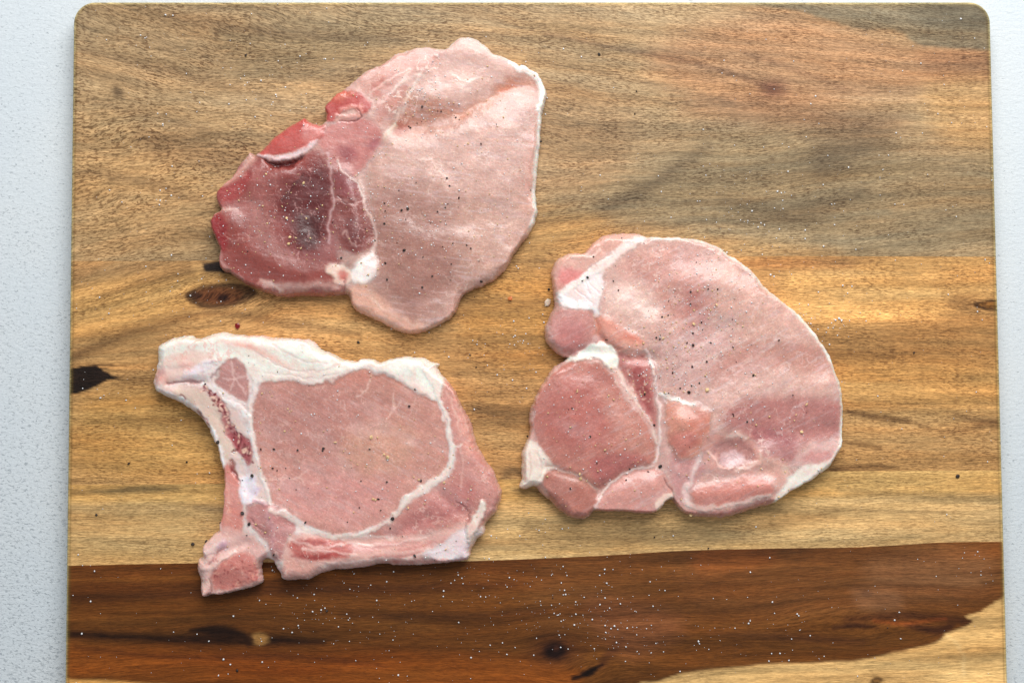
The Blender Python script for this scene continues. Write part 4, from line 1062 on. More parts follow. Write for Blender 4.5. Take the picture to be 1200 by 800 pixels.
# ---- right chop: loin chop with round tenderloin
O3 = [(646,318.5),(650.6,306),(660.7,298),(674,296),(683,297),(690,291.5),(693.5,286),(700,280),(712.5,274.6),(728,273),(748.5,273.5),(757.5,277),(780,277.5),(802.5,278),(822.5,281.4),(840.5,288),(854,298),(869.7,308.4),(885.5,322),(896.7,335.4),(912.5,349),(926,360),(941.7,372.5),(955,390.5),(966.5,406),(975.5,422),(980.5,436),(985,449),(988.5,470),(989,489),(987,506),(987.5,520),(982.4,530),(975,544),(961,556),(946.8,565),(927.8,575),(908.8,589),(892,594),(873,600),(854,605),(832.8,606),(813.8,604.6),(801,600.5),(793.5,593),(787.6,585),(780.5,588),(774,596),(766,601),(742.5,600.5),(718.8,599),(697,599),(690,606),(678.4,607.5),(666.5,604.6),(654.6,596),(645,587),(635.6,579),(627,570),(614,572.5),(609,569),(612,558),(612,532),(615.4,520),(621,508),(620.6,490),(626,468),(633,453.8),(640.4,442),(647,432),(654,427),(665,419.7),(660,417.5),(651.7,412),(641.6,401.7),(638.7,392.7),(639.4,381.5),(646,368),(650,357),(649.5,345.5),(647.4,334)]
def paint3(c):
    d = c.d
    c.col[:] = lin((216, 168, 162)); c.fat[:] = 0.3; c.part[:] = 0
    EYE = [(690,345),(712,318),(735,296),(760,280),(800,276),(850,290),(900,336),(950,385),(985,450),(990,520),(940,545),(905,545),(880,520),(840,510),(815,480),(790,465),(765,440),(750,420),(757,402),(735,388),(705,372)]
    c.poly(EYE, (216, 172, 168), 4, 1, part=1, fat=0.0)
    c.poly([(740,300),(800,290),(820,300),(830,340),(820,380),(790,390),(760,350),(735,325)], (214, 152, 146), 16, 0.7)
    c.poly([(800,340),(830,340),(830,380),(815,400),(800,370)], (194, 126, 126), 12, 0.55)
    c.poly([(705,335),(745,330),(770,350),(765,375),(730,370),(705,360)], (224, 190, 184), 12, 0.7, fat=0.2)
    c.poly([(860,310),(930,370),(975,440),(940,450),(870,400),(830,350)], (222, 174, 166), 18, 0.6)
    c.poly([(770,400),(850,380),(860,440),(800,460),(770,440)], (206, 160, 162), 14, 0.5)
    c.poly([(840,420),(900,400),(975,415),(970,440),(900,432),(840,450)], (204, 140, 132), 8, 0.6)
    c.poly([(850,478),(900,466),(980,470),(985,500),(975,516),(920,522),(880,515),(850,500)], (200, 130, 130), 9, 0.85)  # dark band: shade on the ridge's falling side, painted into the colour
    c.poly([(880,500),(930,512),(930,540),(890,535)], (186, 106, 116), 7, 0.7, var=0.3)
    c.marble([(830,510),(900,510),(960,520),(920,580),(830,600),(800,560)], (240, 214, 206), 10, 0.80, 0.65, seed=3)
    c.marble([(700,300),(780,290),(800,380),(760,400),(700,370)], (236, 210, 204), 12, 0.84, 0.5, seed=13)
    c.marble([(720,400),(790,420),(790,590),(740,600),(700,590)], (238, 208, 202), 7, 0.82, 0.5, seed=23)
    c.marble([(780,380),(900,340),(980,440),(900,520),(820,470)], (232, 204, 200), 15, 0.88, 0.45, seed=33)
    # broad forms: ridge across the eye, the dips beside it, the domed tenderloin
    c.sculpt([(800,492),(840,472),(880,462),(930,458),(980,460)], 3.6, 22)
    c.sculpt([(850,428),(910,418),(970,424)], -1.8, 15)
    c.sculpt([(850,518),(900,510),(950,504),(986,506)], -3.2, 13)
    c.sculpt([(735,330),(800,372),(850,392)], -3.5, 20)
    c.sculpt([(800,330),(880,350),(930,400)], 2.0, 22)
    c.sculpt([(722,428),(748,462),(766,500),(768,545),(740,552),(705,572)], -5.0, 8)
    c.sculpt([(650,460),(690,446),(730,490),(740,525),(690,535),(645,510)], 3.5, 16, closed=True)
    c.sculpt([(655,420),(690,412),(735,418),(765,420)], -5.0, 8)
    c.sculpt([(696,370),(700,392),(716,408)], -4.0, 7)
    c.sculpt([(795,492),(815,500),(805,520)], 3.5, 11)
    c.sculpt([(776,470),(780,510),(792,542)], -2.5, 6)
    c.sculpt([(858,532),(866,532)], -5.0, 13)
    c.sculpt([(820,560),(860,556),(900,552)], -2.5, 8)
    c.sculpt([(815,580),(860,576),(900,568)], 3.0, 9)
    c.sculpt([(640,548),(680,560),(700,578)], -2.5, 6)
    c.sculpt([(735,580),(765,570)], 1.5, 10)
    for P in ([(780,390),(800,378),(826,362)], [(775,405),(815,388),(840,372)], [(812,410),(840,392),(875,384)], [(800,430),(835,418),(860,400)], [(845,438),(880,420),(905,405)], [(886,400),(905,396),(930,404)], [(790,442),(812,432),(830,430)], [(770,330),(790,350),(800,352)]):
        c.line(P, [1.5,3,1.2], (232, 206, 208), 2.2, 0.5, var=0.4)
    # top left pale fat stripe and the broad white fan
    c.poly([(646,318),(652,304),(680,294),(705,276),(745,272),(744,282),(716,296),(690,314),(664,336),(650,345)], (224, 172, 162), 4, 0.95, part=2, fat=0.3)
    c.poly([(655,318),(672,316),(682,320),(676,332),(656,336)], (226, 132, 132), 5, 0.85)
    c.line([(652,308),(664,300),(680,302),(694,302),(702,294)], [3,5,5,4,3], (236, 204, 190), 2.5, 0.8, fat=0.7, h=1.5)
    c.line([(700,284),(720,280),(740,278)], [6,10,6], (230, 182, 170), 3, 0.6)
    c.poly([(654,350),(668,338),(690,320),(706,318),(704,345),(701,366),(690,364),(668,360)], (240, 226, 222), 3, 0.95, part=3, fat=1)
    c.line([(760,277),(744,283),(726,295),(708,310),(686,324),(668,338),(655,348)], [5,10,12,11,9,9,8], (246, 232, 224), 2, 0.95, part=3, fat=1, h=1.5)
    c.line([(654,350),(668,357),(686,359),(700,368)], [10,11,10,6], (248, 240, 238), 2.5, 0.95, part=3, fat=1, h=1.5)
    for P in ([(676,340),(690,352),(696,362)], [(690,330),(700,345)], [(684,326),(692,346)]):
        c.line(P, [1.4]*len(P), (208, 196, 200), 1.4, 0.6, h=-1.2)
    c.line([(706,325),(707,345),(702,362)], [2,2,2], (210, 150, 150), 1.5, 0.6)
    # left lump and orange pink bump
    c.poly([(640,384),(648,366),(664,362),(690,366),(698,378),(698,396),(690,406),(672,417),(655,414),(642,402)], (208, 146, 144), 3.5, 0.95, part=4, fat=0.0, h=1.5)
    c.poly([(652,385),(665,375),(684,380),(684,400),(668,412),(654,404)], (206, 126, 128), 8, 0.7)
    c.line([(641,384),(640,395),(648,406),(660,415)], [5,6,5,3], (214, 190, 184), 3, 0.7, fat=0.7)
    c.poly([(698,372),(715,374),(735,386),(757,400),(758,412),(740,418),(722,410),(706,402),(698,390)], (228, 158, 146), 4, 0.93, part=5, fat=0.1, h=2.5, hs=5)
    c.line([(699,376),(701,392),(710,404),(726,410)], [3,4,4,3], (212, 118, 96), 2.5, 0.7, h=-3, hs=3)
    c.blob(738,398,10,6,(224,128,108),0.8,0.6)
    # spine wedge
    c.poly([(722,420),(740,408),(756,414),(764,440),(768,470),(768,500),(758,494),(744,466),(732,444)], (206, 132, 130), 3, 0.95, part=6, fat=0.15)
    c.poly([(742,430),(752,432),(762,462),(762,486),(754,478),(744,450)], (182, 86, 88), 4, 0.8, var=0.3)
    rs = np.random.RandomState(9)
    for k in range(50):
        c.blob(736 + 26 * rs.rand(), 415 + 60 * rs.rand(), 0.8 + rs.rand(), 0.8 + rs.rand(), (234, 196, 184) if rs.rand() < .6 else (170, 70, 70), 0.6, 0.6)
    c.poly([(728,398),(750,402),(758,414),(742,418),(730,412)], (232, 186, 176), 4, 0.6, var=0.4)
    # round tenderloin
    TL = [(624,486),(628,466),(640,443),(655,430),(672,422),(692,424),(712,434),(720,448),(732,466),(748,484),(760,506),(768,526),(764,540),(750,546),(732,552),(712,566),(700,574),(684,562),(660,548),(642,538),(628,514)]
    c.poly(TL, (206, 136, 128), 2.4, 0.97, part=7, fat=0.0, h=1.5, hs=7)
    c.poly([(630,480),(650,450),(690,440),(720,470),(720,510),(680,530),(640,515)], (200, 118, 114), 18, 0.75)
    c.poly([(700,450),(730,470),(758,510),(762,535),(735,540),(715,500)], (206, 142, 132), 10, 0.65)
    c.poly([(690,432),(712,440),(714,456),(694,450)], (194, 120, 116), 5, 0.5)
    c.poly([(690,540),(730,530),(755,538),(720,556),(700,566)], (196, 108, 112), 6, 0.6)
    c.line([(622,492),(626,470),(636,450),(650,434),(664,424)], [3,3,3,3,2], (232, 196, 190), 1.8, 0.8, fat=0.6)
    c.blob(668,500,18,7,(214,160,164),0.9,0.45,0.4)
    # fat knob over it
    c.poly([(664,423),(680,411),(690,405),(706,402),(719,409),(725,420),(722,432),(713,431),(704,423),(690,420)], (248, 238, 226), 2, 0.98, part=3, fat=1, h=4, hs=3)
    c.line([(718,430),(726,440),(734,452),(744,466),(754,482),(764,500),(769,520)], [6,5,4.5,4,3.5,3,3], (236, 208, 194), 1.6, 0.92, part=3, fat=1, h=0.8)
    c.line([(726,426),(738,448),(748,466)], [1.4,1.6,1.4], (170, 110, 100), 1, 0.5)
    # left fat tuft and small muscle below
    c.poly([(608,572),(610,535),(616,516),(628,520),(640,534),(648,546),(642,556),(634,566),(628,570)], (244, 226, 212), 2.5, 0.97, part=3, fat=1, h=1.5)
    for P in ([(620,530),(622,550),(616,566)], [(630,530),(634,548),(630,562)]):
        c.line(P, [1.5,2,1.5], (214, 184, 168), 1.5, 0.7, h=-2)
    c.poly([(636,562),(646,550),(662,552),(684,562),(700,578),(698,598),(686,606),(664,604),(648,592)], (200, 128, 118), 2.6, 0.95, part=8, fat=0.05)
    c.line([(640,544),(658,549),(680,558),(698,574)], [3,3,2.5,2], (214, 176, 162), 1.4, 0.85, fat=0.7, h=-1.2)
    c.line([(650,556),(672,560),(690,570)], [4,6,3], (206, 156, 144), 4, 0.5)
    # T shaped bone
    c.line([(756,404),(764,424),(770,450),(776,480),(778,510),(780,540),(786,560),(800,580)], [6,10,12,14,14,16,18,16], (214, 172, 168), 3, 0.93, part=9, fat=0.35)
    c.line([(757,410),(766,440),(771,470),(773,500),(771,528),(765,542)], [2.5,3,3,3,3,3], (244, 222, 216), 1.2, 0.95, fat=0.95, h=1)
    c.line([(764,420),(768,440),(769,465)], [1.2,1.2,1], (150, 90, 96), 0.9, 0.7)
    c.line([(777,462),(782,490),(786,518),(796,538)], [2.5,2.5,2.5,3], (232, 204, 206), 1.4, 0.85, fat=0.9, h=1)
    c.poly([(786,530),(800,536),(820,528),(828,545),(815,565),(800,590),(788,575)], (210, 150, 152), 5, 0.85, fat=0.3, var=0.2)
    c.line([(826,520),(818,536),(812,552),(804,572)], [5,6,6,6], (228, 214, 208), 2.5, 0.85, fat=1, h=1.5)
    # lower triangle bone
    c.poly([(695,596),(704,584),(714,570),(728,558),(744,550),(766,548),(780,556),(788,572),(785,586),(766,601),(742,601),(718,599)], (220, 158, 152), 1.8, 0.97, part=10, fat=0.25, h=0.5)
    c.line([(696,594),(712,570),(726,558),(746,549),(764,546)], [2.5,3,2.5,2.5,2], (244, 218, 210), 1.2, 0.9, fat=0.9, h=1)
    c.line([(730,560),(742,566),(748,580),(754,590)], [1.2,2,2,1], (226, 190, 190), 1.2, 0.7)
    c.poly([(768,588),(776,578),(788,576),(788,584),(776,592),(770,600)], (240, 212, 196), 2, 0.9, fat=0.9, h=1.5)
    c.line([(700,598),(730,600),(765,600)], [3,3,2], (200, 80, 78), 1.5, 0.7)
    c.line([(777,560),(786,574),(790,586)], [1,1.4,2], (110, 40, 44), 1, 0.8, h=-3)
    # orange pink muscle beside the bone
    c.poly([(778,472),(796,470),(812,474),(830,482),(831,500),(828,516),(818,530),(804,537),(792,534),(783,520),(779,496)], (224, 156, 142), 4, 0.95, part=5, fat=0.05, h=3.5, hs=6)
    c.poly([(806,485),(828,486),(828,508),(812,522),(804,505)], (214, 130, 116), 7, 0.6)
    c.poly([(786,510),(806,505),(815,520),(798,534),(788,528)], (198, 112, 110), 5, 0.6)
    c.line([(773,461),(782,464),(796,470),(812,475)], [3,5,6,3], (250, 244, 234), 1.4, 0.95, part=3, fat=1, h=1)
    # hollow with its rim
    c.poly([(822,512),(850,508),(884,516),(890,540),(880,556),(850,556),(824,545)], (216, 158, 150), 5, 0.85, fat=0.35, part=11)
    c.poly([(833,523),(848,516),(872,516),(883,526),(881,541),(864,546),(846,548),(838,538)], (192, 132, 130), 4.5, 0.9, h=-4, hs=9, fat=0.1)
    c.poly([(842,534),(856,528),(872,534),(862,545),(846,545)], (222, 186, 192), 3, 0.8, fat=0.5)
    c.line([(828,528),(838,540),(846,549),(858,548)], [4,4,4,3], (240, 200, 190), 1.6, 0.85, fat=0.8, h=2)
    c.line([(852,512),(864,508),(872,514)], [5,7,4], (240, 210, 196), 2.5, 0.85, fat=0.9, h=1)
    c.line([(862,552),(872,548),(886,542),(890,530)], [5,5,6,4], (242, 212, 202), 2, 0.85, fat=0.8, h=2)
    c.poly([(884,530),(905,535),(922,548),(918,566),(900,576),(888,560)], (226, 172, 160), 5, 0.8, fat=0.4, var=0.25)
    c.blob(918,550,4,7,(232,196,184),0.6,0.7)
    c.poly([(876,556),(900,556),(906,568),(884,572)], (228, 186, 188), 4, 0.7, var=0.5, fat=0.5)
    # rib strip
    c.poly([(812,572),(845,562),(885,555),(902,566),(905,576),(870,586),(830,594),(812,590)], (220, 142, 134), 4, 0.9, part=12, fat=0.1, h=1.5)
    c.line([(820,570),(850,565),(878,560)], [3,4,3], (236, 186, 176), 2.5, 0.6, fat=0.5)
    c.line([(800,588),(820,595),(845,592),(875,586),(900,578)], [8,7,5,4.5,3.5], (240, 206, 194), 1.8, 0.93, fat=0.9, h=1.5, part=3)
    c.line([(804,601),(830,603),(858,600),(885,593),(905,584)], [7,9,11,9,6], (206, 126, 118), 3, 0.8, fat=0.1)
    c.line([(804,568),(802,582),(806,592)], [7,9,7], (238, 214, 206), 2.5, 0.85, fat=0.9, h=1)
    # corner fat and right rim
    c.poly([(905,592),(916,568),(930,552),(944,544),(972,538),(984,522),(994,526),(985,545),(960,565),(925,582)], (240, 228, 216), 3, 0.97, part=3, fat=1)
    c.poly([(925,545),(945,522),(965,516),(984,520),(982,535),(962,540)], (228, 184, 180), 5, 0.85, fat=0.5, part=3)
    c.poly([(938,534),(952,528),(968,528),(976,532),(960,541),(944,541)], (216, 136, 138), 4, 0.75, var=0.4, fat=0.1)
    wv = 3.4 * (fbm(c.X / 18, c.Y / 18, 6, 3) - 0.35)
    e = 1 - sstep(1.5, 6.5, d - wv)
    m = np.maximum(sstep(860, 950, c.X) * 1.0, sstep(740, 770, c.X) * 0.75 * (c.Y < 420)) * (1 - sstep(560, 590, c.Y))
    a = (e * m)[..., None]
    c.col = c.col * (1 - a) + lin((246, 236, 226)) * a; c.fat = np.maximum(c.fat, a[..., 0])
    c.part[(e * m > 0.5) & (c.part == 1)] = 3
build_chop('c', O3, 25, paint3, {0: ('connective_tissue', None), 1: ('eye_muscle', 'broad pale pink eye muscle'), 2: ('flank_muscle', None), 3: ('fat', None), 4: ('side_muscle', None), 5: ('small_muscle', 'orange pink bulge of muscle'), 6: ('spine_wedge', 'speckled red wedge of bone'), 7: ('tenderloin', 'round rose tenderloin'), 8: ('chain_muscle', None), 9: ('t_bone', None), 10: ('bone_end', 'flat triangular bone end'), 11: ('hollow', None), 12: ('rib_strip', 'coral strip along the lower edge')},
    'raw loin chop with round rose tenderloin and T bone, rightmost', -0.5, 3.5, 8, 31, gain=0.83)

# ------------------------------------------------------------------ salt and pepper
rng = np.random.RandomState(42)
_t = (1 + 5 ** .5) / 2
ICOV = np.array([(-1,_t,0),(1,_t,0),(-1,-_t,0),(1,-_t,0),(0,-1,_t),(0,1,_t),(0,-1,-_t),(0,1,-_t),(_t,0,-1),(_t,0,1),(-_t,0,-1),(-_t,0,1)]) / 1.9
ICOF = np.array([(0,11,5),(0,5,1),(0,1,7),(0,7,10),(0,10,11),(1,5,9),(5,11,4),(11,10,2),(10,7,6),(7,1,8),(3,9,4),(3,4,2),(3,2,6),(3,6,8),(3,8,9),(4,9,5),(2,4,11),(6,2,10),(8,6,7),(9,8,1)])
CUBV = np.array([(x, y, z) for x in (-1, 1) for y in (-1, 1) for z in (-1, 1)], float)
CUBF = np.array([(0,1,3,2),(4,6,7,5),(0,4,5,1),(2,3,7,6),(0,2,6,4),(1,5,7,3)])
def rotm():
    q = rng.randn(4); q /= np.linalg.norm(q); a, b, c, d = q
    return np.array([[a*a+b*b-c*c-d*d, 2*(b*c-a*d), 2*(b*d+a*c)], [2*(b*c+a*d), a*a-b*b+c*c-d*d, 2*(c*d-a*b)], [2*(b*d-a*c), 2*(c*d+a*b), a*a-b*b-c*c+d*d]])
def place(px, py, size, sink=0.15):
    z, k, d = surf(px, py)
    wx, wy = unproj(px, py, ZB + (0.007 if k else 0.0))
    return np.array([float(wx), float(wy), ZB + z * S + size * (1 - sink) * 0.6]), k
def scatter(name, pts, mat, kind_label, cat, cub=0.65, flat=0.5):
    Vs, Fs, n = [], [], 0
    for px, py, sz in pts:
        s = sz * S / 2
        R = rotm(); p, k = place(px, py, s)
        if rng.rand() < cub:
            V = CUBV * 0.62 * (0.8 + 0.4 * rng.rand(1, 3)); Fq = CUBF
            Fq = np.concatenate([Fq[:, [0, 1, 2]], Fq[:, [0, 2, 3]]])
        else:
            V = ICOV * (0.75 + 0.5 * rng.rand(12, 1)) * np.array([1, 0.6 + 0.5 * rng.rand(), flat]); Fq = ICOF
        Vs.append((V * s) @ R.T + p); Fs.append(Fq + n); n += len(V)
    o = mesh_obj(name, np.concatenate(Vs), np.concatenate(Fs), mat, smooth=False)
    tag(o, kind_label, cat, kind='stuff')
    return o

def on_board(x, y):
    l, r = xlim(np.array([float(y)])); return l[0] + 4 < x < r[0] - 4
def gen(clusters, n_uniform, box, want, smin, smax):
    pts = []
    def add(x, y, sz):
        if not on_board(x, y) or not (4 < y < 830): return
        z, k, d = surf(x, y)
        if want == 'board' and k is None: pts.append((x, y, sz))
        if want in ('a', 'b', 'c') and k == want and d > 4: pts.append((x, y, sz))
    for cx, cy, sx, sy, n in clusters:
        for _ in range(n):
            add(cx + rng.randn() * sx * 1.25, cy + rng.randn() * sy * 1.25, smin + (smax - smin) * rng.rand() ** 2.5)
    for _ in range(n_uniform):
        add(box[0] + rng.rand() * (box[2] - box[0]), box[1] + rng.rand() * (box[3] - box[1]), smin + (smax - smin) * rng.rand() ** 3.4)
    return pts
salt_board = gen([(700, 705, 38, 22, 90), (730, 745, 40, 10, 50), (660, 725, 40, 18, 40), (430, 700, 50, 25, 60), (370, 720, 30, 25, 50), (560, 680, 30, 14, 28),
    (965, 368, 22, 18, 60), (945, 386, 10, 8, 24), (985, 372, 8, 5, 16), (910, 250, 45, 28, 90), (940, 215, 60, 40, 40), (830, 250, 60, 25, 30), (310, 80, 40, 26, 40), (330, 120, 45, 30, 34),
    (250, 340, 35, 14, 30), (180, 370, 40, 20, 20), (190, 232, 14, 6, 8), (620, 395, 16, 22, 34), (560, 410, 34, 20, 30), (600, 440, 20, 18, 16), (840, 735, 40, 22, 34), (920, 750, 30, 18, 18),
    (620, 690, 70, 30, 50), (500, 740, 90, 30, 50), (150, 30, 40, 20, 12), (640, 610, 20, 12, 14), (1130, 660, 25, 8, 16), (1100, 60, 30, 30, 5)], 900, (85, 5, 1180, 800), 'board', 0.6, 2.5)
# the brightest single crystals seen on the wood
for x, y, s in [(96,742,3.6),(262,772,3.6),(270,778,3),(118,466,4.2),(122,463,3),(201,299,3.4),(97,455,2.4),(114,456,2.4),(983,373,4.5),(979,375,3.4),(986,376,3.2),(943,388,3.6),(949,385,3),(903,322,4),(907,324,3),(719,103,2.4),(846,86,2.2),(824,152,3),(930,72,2.4),(950,122,2.8),(1050,156,2.8),(1041,182,2.6),(1059,240,2.6),(720,733,3.6),(716,736,3),(703,708,3.4),(727,707,3),(657,758,2.8),(552,770,3),(905,705,3),(934,719,3.2),(936,721,2.8),(914,765,3),(901,774,2.8),(902,653,3),(170,45,2.6),(172,44,2),(195,134,2.6),(188,235,3),(187,240,3),(143,237,2.4),(287,100,2.2),(320,120,2.8),(1111,345,2.6)]:
    if surf(x, y)[1] is None: salt_board.append((x, y, s * 0.75))
scatter('salt_grains', salt_board, SALT, 'coarse white salt scattered over the bare wood of the board', 'salt')
BX = {'a': (245, 40, 645, 392), 'b': (178, 388, 590, 700), 'c': (608, 270, 992, 608)}
WH = {'a': 'top left chop', 'b': 'rib chop at the lower left', 'c': 'loin chop on the right'}
CL = {'a': ([(500, 120, 30, 18, 60), (490, 200, 60, 40, 60), (540, 270, 60, 30, 60), (350, 250, 50, 40, 50), (300, 270, 30, 30, 50), (430, 270, 25, 25, 30)], 150),
      'b': ([(400, 540, 80, 50, 70), (300, 520, 20, 50, 30), (540, 565, 25, 20, 30)], 150),
      'c': ([(820, 350, 35, 30, 110), (800, 420, 40, 30, 100), (690, 500, 40, 40, 80), (770, 440, 20, 30, 40), (870, 510, 50, 30, 50)], 150)}
for k in 'abc':
    scatter('salt_grains', gen(CL[k][0] * 2, CL[k][1], BX[k], k, 0.8, 2.2), SALT, 'fine salt crystals melting on the ' + WH[k], 'salt')
    cl = [(a_, b_, c_, d_, max(3, int(n_ * 0.8))) for a_, b_, c_, d_, n_ in CL[k][0]]
    scatter('ground_pepper', gen(cl, 36, BX[k], k, 1.2, 2.9), HUSK, 'pale tan crumbs of ground pepper on the ' + WH[k], 'ground pepper', cub=0.2)
    cl = [(a_, b_, c_, d_, max(2, int(n_ * 0.22))) for a_, b_, c_, d_, n_ in CL[k][0]]
    scatter('ground_pepper', gen(cl, 20, BX[k], k, 0.8, 1.8), PEPPER, 'fine dark specks of ground pepper on the ' + WH[k], 'ground pepper', cub=0.2)

def flake_mesh(name, mat, seed):
    r = np.random.RandomState(seed)
    V = ICOV * (0.7 + 0.6 * r.rand(12, 1)) * np.array([1.0, 0.55 + 0.4 * r.rand(), 0.5])
    me = bpy.data.meshes.new(name); me.from_pydata([tuple(v) for v in V], [], [tuple(int(q) for q in f) for f in ICOF]); me.materials.append(mat)
    return me
PM = [flake_mesh('peppercorn_fragment', PEPPER, i) for i in range(5)]
HM = [flake_mesh('pepper_heart', HUSK, 20 + i) for i in range(4)]
LM = {'a': [(600, 100, 'orange crease'), (500, 130, 'tan patch'), (500, 240, 'middle of the pale eye'), (470, 320, 'lower end of the pale eye'), (540, 300, 'lower right of the pale eye'), (570, 180, 'upper right of the pale eye'), (350, 260, 'dark hollow'), (415, 280, 'small strip muscle'), (622, 223, 'white right rim')],
 'b': [(330, 520, 'left side of the mauve eye'), (400, 520, 'centre of the mauve eye'), (480, 470, 'upper right of the mauve eye'), (450, 530, 'pale middle of the mauve eye'), (450, 585, 'lower right seam'), (370, 600, 'lower seam'), (290, 550, 'lilac tip of the rib'), (295, 610, 'small muscle over the notch'), (245, 480, 'curved rib edge'), (487, 652, 'lower fat strip of the rib chop')],
 'c': [(690, 325, 'white fat fan'), (730, 330, 'pale top left of the eye'), (830, 345, 'upper middle of the eye'), (815, 395, 'middle of the eye'), (775, 390, 'left middle of the eye'), (810, 450, 'fold beside the orange bulge'), (890, 420, 'centre right of the eye'), (935, 490, 'dark right end of the eye'), (865, 490, 'muscle above the hollow'), (680, 500, 'round tenderloin'), (670, 565, 'small muscle under the tenderloin'), (765, 545, 'foot of the T bone'), (760, 480, 'upright of the T bone'), (960, 550, 'cream corner fat')],
 None: [(700, 64, 'top edge, right of the topmost chop'), (744, 120, 'brown plank right of the topmost chop'), (634, 166, 'right rim of the topmost chop'), (288, 65, 'brown plank at the upper left'), (234, 636, 'cut bone end of the rib chop'), (151, 543, 'golden plank left of the rib chop'), (420, 401, 'white fat of the rib chop'), (556, 424, 'gap between the three chops'), (643, 339, 'scrap of fat'), (1122, 558, 'right end of the pale plank'), (1071, 413, 'right end of the golden plank'), (790, 636, 'dark plank under the loin chop'), (383, 715, 'dark plank under the rib chop'), (278, 785, 'bottom left of the dark plank'), (618, 511, 'left side of the tenderloin'), (1040, 735, 'knot in the dark plank'), (571, 588, 'cream flap of the rib chop')]}
NUM = ['', 'second', 'third', 'fourth', 'fifth', 'sixth', 'seventh', 'eighth', 'ninth', 'tenth', 'eleventh', 'twelfth', 'thirteenth']
def flakes(name, meshes, pts, what, cat, group):
    near = {}
    for i, (x, y, sz) in enumerate(pts):
        k = surf(x, y)[1]
        q = min(LM[k], key=lambda t: (t[0] - x) ** 2 + (t[1] - y) ** 2)
        near.setdefault(q, []).append(i)
    lab = {}
    for q, ids in near.items():
        ids.sort(key=lambda i: pts[i][0])
        for n, i in enumerate(ids):
            t = '' if len(ids) == 1 else (', leftmost there' if n == 0 else (', rightmost there' if n == len(ids) - 1 else ', ' + NUM[n] + ' from left'))
            lab[i] = what + ' by the ' + q[2] + t
    for i, (x, y, sz) in enumerate(pts):
        o = bpy.data.objects.new(name, meshes[i % len(meshes)]); C.objects.link(o)
        s = sz * S / 2
        p, k = place(x, y, s); o.location = p
        o.rotation_euler = (rng.rand() * 0.6, rng.rand() * 0.6, rng.rand() * 6.28); o.scale = (s, s, s)
        tag(o, lab[i], cat, group)
flakes('peppercorn_fragment', PM, [(495,126,3.2),(534,138,3),(538,141,2.2),(517,131,2.4),(481,150,2.6),(479,148,2.2),(564,170,3.2),(582,147,2),(524,210,3),(527,219,2.4),(538,233,3),(525,240,2),(513,249,3),(522,244,2.4),(478,245,3.4),(471,247,3.4),(476,258,2.2),(451,239,3),(452,248,2.6),(451,263,2.8),(474,294,4.2),(531,286,2.6),(547,288,3),(552,292,2.6),(452,309,3.2),(454,328,3),(496,302,2.4),(507,324,3.2),(529,310,2.2),(495,337,2.8),(564,330,4),(556,348,2),(622,223,2.2),(401,303,3.4),(440,282,2),(468,224,2),(488,215,2),(505,262,1.8),(519,290,1.8)],
       'black pepper fragment', 'pepper fragment', 'pepper fragments on the top left chop')
flakes('pepper_heart', HM, [(341,279,3.6),(348,280,3.4),(337,257,3.6),(357,216,4),(360,257,2.6),(332,243,2.6),(340,287,4.4),(354,292,3)],
       'tan pepper heart', 'pepper heart', 'pepper hearts on the top left chop')
flakes('peppercorn_fragment', PM, [(257,518,5),(307,526,3.4),(322,526,4),(350,527,3),(380,525,3.4),(379,528,2.4),(321,548,3.4),(326,551,2.8),(297,557,5.4),(286,600,4.6),(294,613,4.6),(291,626,2.4),(359,611,4),(408,611,2),(461,607,4.6),(458,618,2.4),(487,650,5.4),(322,649,4),(480,476,3.6),(487,456,2.6),(494,563,3),(444,584,4),(447,597,2.8),(424,563,2.4),(454,564,2.6),(422,594,2),(434,526,3),(348,573,2),(336,548,2),(260,612,3.2),(242,450,2.6),(327,436,2)],
       'black pepper fragment', 'pepper fragment', 'pepper fragments on the rib chop')
flakes('pepper_heart', HM, [(436,512,5),(394,518,4),(455,535,5.4),(451,532,3),(438,584,3.4),(479,594,3.6),(335,505,3),(521,565,3),(441,585,3)],
       'tan pepper heart', 'pepper heart', 'pepper hearts on the rib chop')
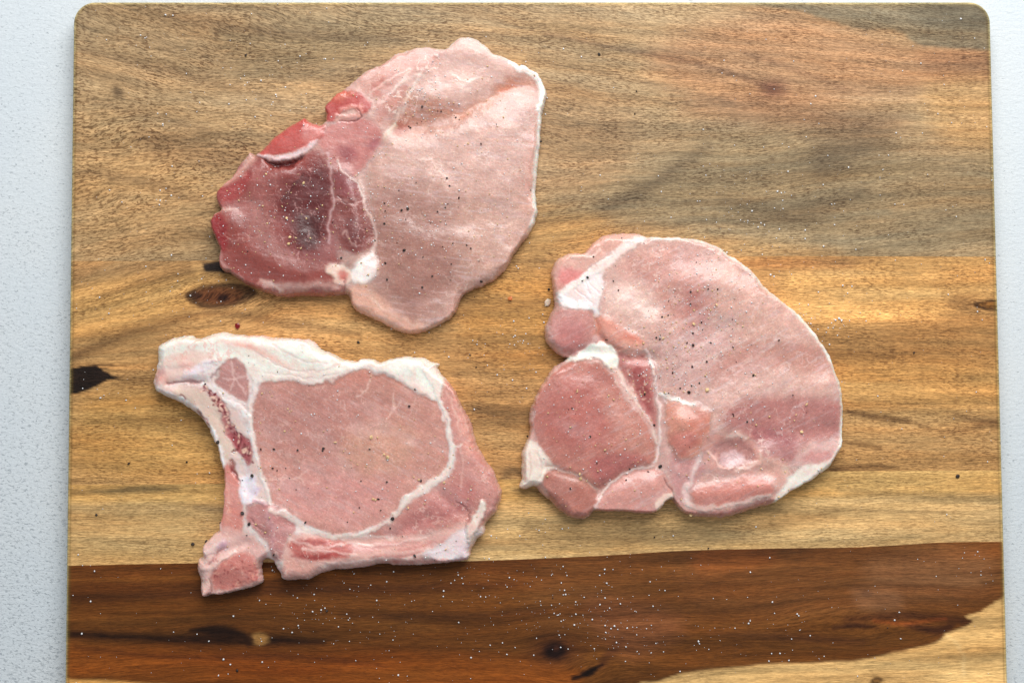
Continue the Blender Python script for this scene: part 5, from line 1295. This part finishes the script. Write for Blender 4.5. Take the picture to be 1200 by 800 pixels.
flakes('peppercorn_fragment', PM, [(688,326,3.4),(682,330,2.8),(718,330,3),(724,341,2.6),(695,302,2.4),(728,280,2),(754,286,2),(828,340,3),(839,340,2.6),(808,343,2.4),(808,357,2.6),(821,378,3),(804,402,3.4),(811,405,4.4),(811,391,2.6),(832,402,2.4),(858,407,3),(911,399,3.4),(827,424,3),(810,430,2.8),(881,440,3.4),(881,441,2),(772,398,3.2),(768,396,3),(775,372,2.4),(782,370,2.2),(787,437,3.4),(809,452,3),(818,449,3),(806,460,4.2),(796,455,2.6),(927,463,2.4),(857,485,3),(858,487,2.4),(874,494,2.4),(773,546,5.4),(759,552,3),(737,549,3.4),(733,562,2.8),(766,498,3),(691,511,2.8),(699,542,2.6),(668,572,3.4),(670,478,2.4),(959,554,2),(755,462,3),(749,440,2.4)],
       'black pepper fragment', 'pepper fragment', 'pepper fragments on the loin chop')
flakes('pepper_heart', HM, [(827,457,5),(943,474,4.4),(938,506,4.4),(776,397,3.4),(812,380,4),(838,358,4),(680,560,4.4),(679,555,3.4),(641,558,3.4),(778,460,4),(812,364,3),(708,527,3),(809,603,4),(931,486,3),(816,342,2.6)],
       'tan pepper heart', 'pepper heart', 'pepper hearts on the loin chop')
flakes('peppercorn_fragment', PM, [(702,64,4.2),(746,107,3),(744,134,3.4),(634,166,2.8),(288,65,3.4),(226,637,5),(242,634,5),(151,543,4.6),(219,541,3.4),(113,603,3),(420,401,4),(558,430,3),(551,416,2.8),(643,339,4),(1122,558,5),(1071,413,3),(830,642,3),(767,629,3),(648,700,2),(383,715,3),(278,785,4),(618,511,3),(1040,735,2)],
       'black pepper fragment', 'pepper fragment', 'pepper fragments on the wood')
o = bpy.data.objects.new('meat_speck', flake_mesh('meat_speck', REDM, 77)); C.objects.link(o)
p, k = place(279, 382, 3.2 * S); o.location = p; o.scale = (3.4 * S, 3.9 * S, 2.0 * S); o.rotation_euler = (0, 0, 0.4)
tag(o, 'dark red speck of dried blood on the wood above the rib chop', 'blood speck')
o = bpy.data.objects.new('meat_crumb', flake_mesh('meat_crumb', plain('orange_crumb', (204, 110, 50), 0.4, 0, 0, 0.2), 78)); C.objects.link(o)
p, k = place(598, 349.5, 2.4 * S); o.location = p; o.scale = (2.8 * S, 3.2 * S, 1.5 * S)
tag(o, 'small orange crumb on the golden wood between the two upper chops', 'crumb')
o = bpy.data.objects.new('fat_scrap', flake_mesh('fat_scrap', plain('clear_fat', (214, 190, 168), 0.3, 0.1, 0.3, 0.15), 79)); C.objects.link(o)
p, k = place(642, 355, 3 * S); o.location = p; o.scale = (4 * S, 6.5 * S, 3 * S); o.rotation_euler = (0, 0, -0.3)
tag(o, 'small translucent scrap of fat touching the left edge of the loin chop', 'fat scrap')
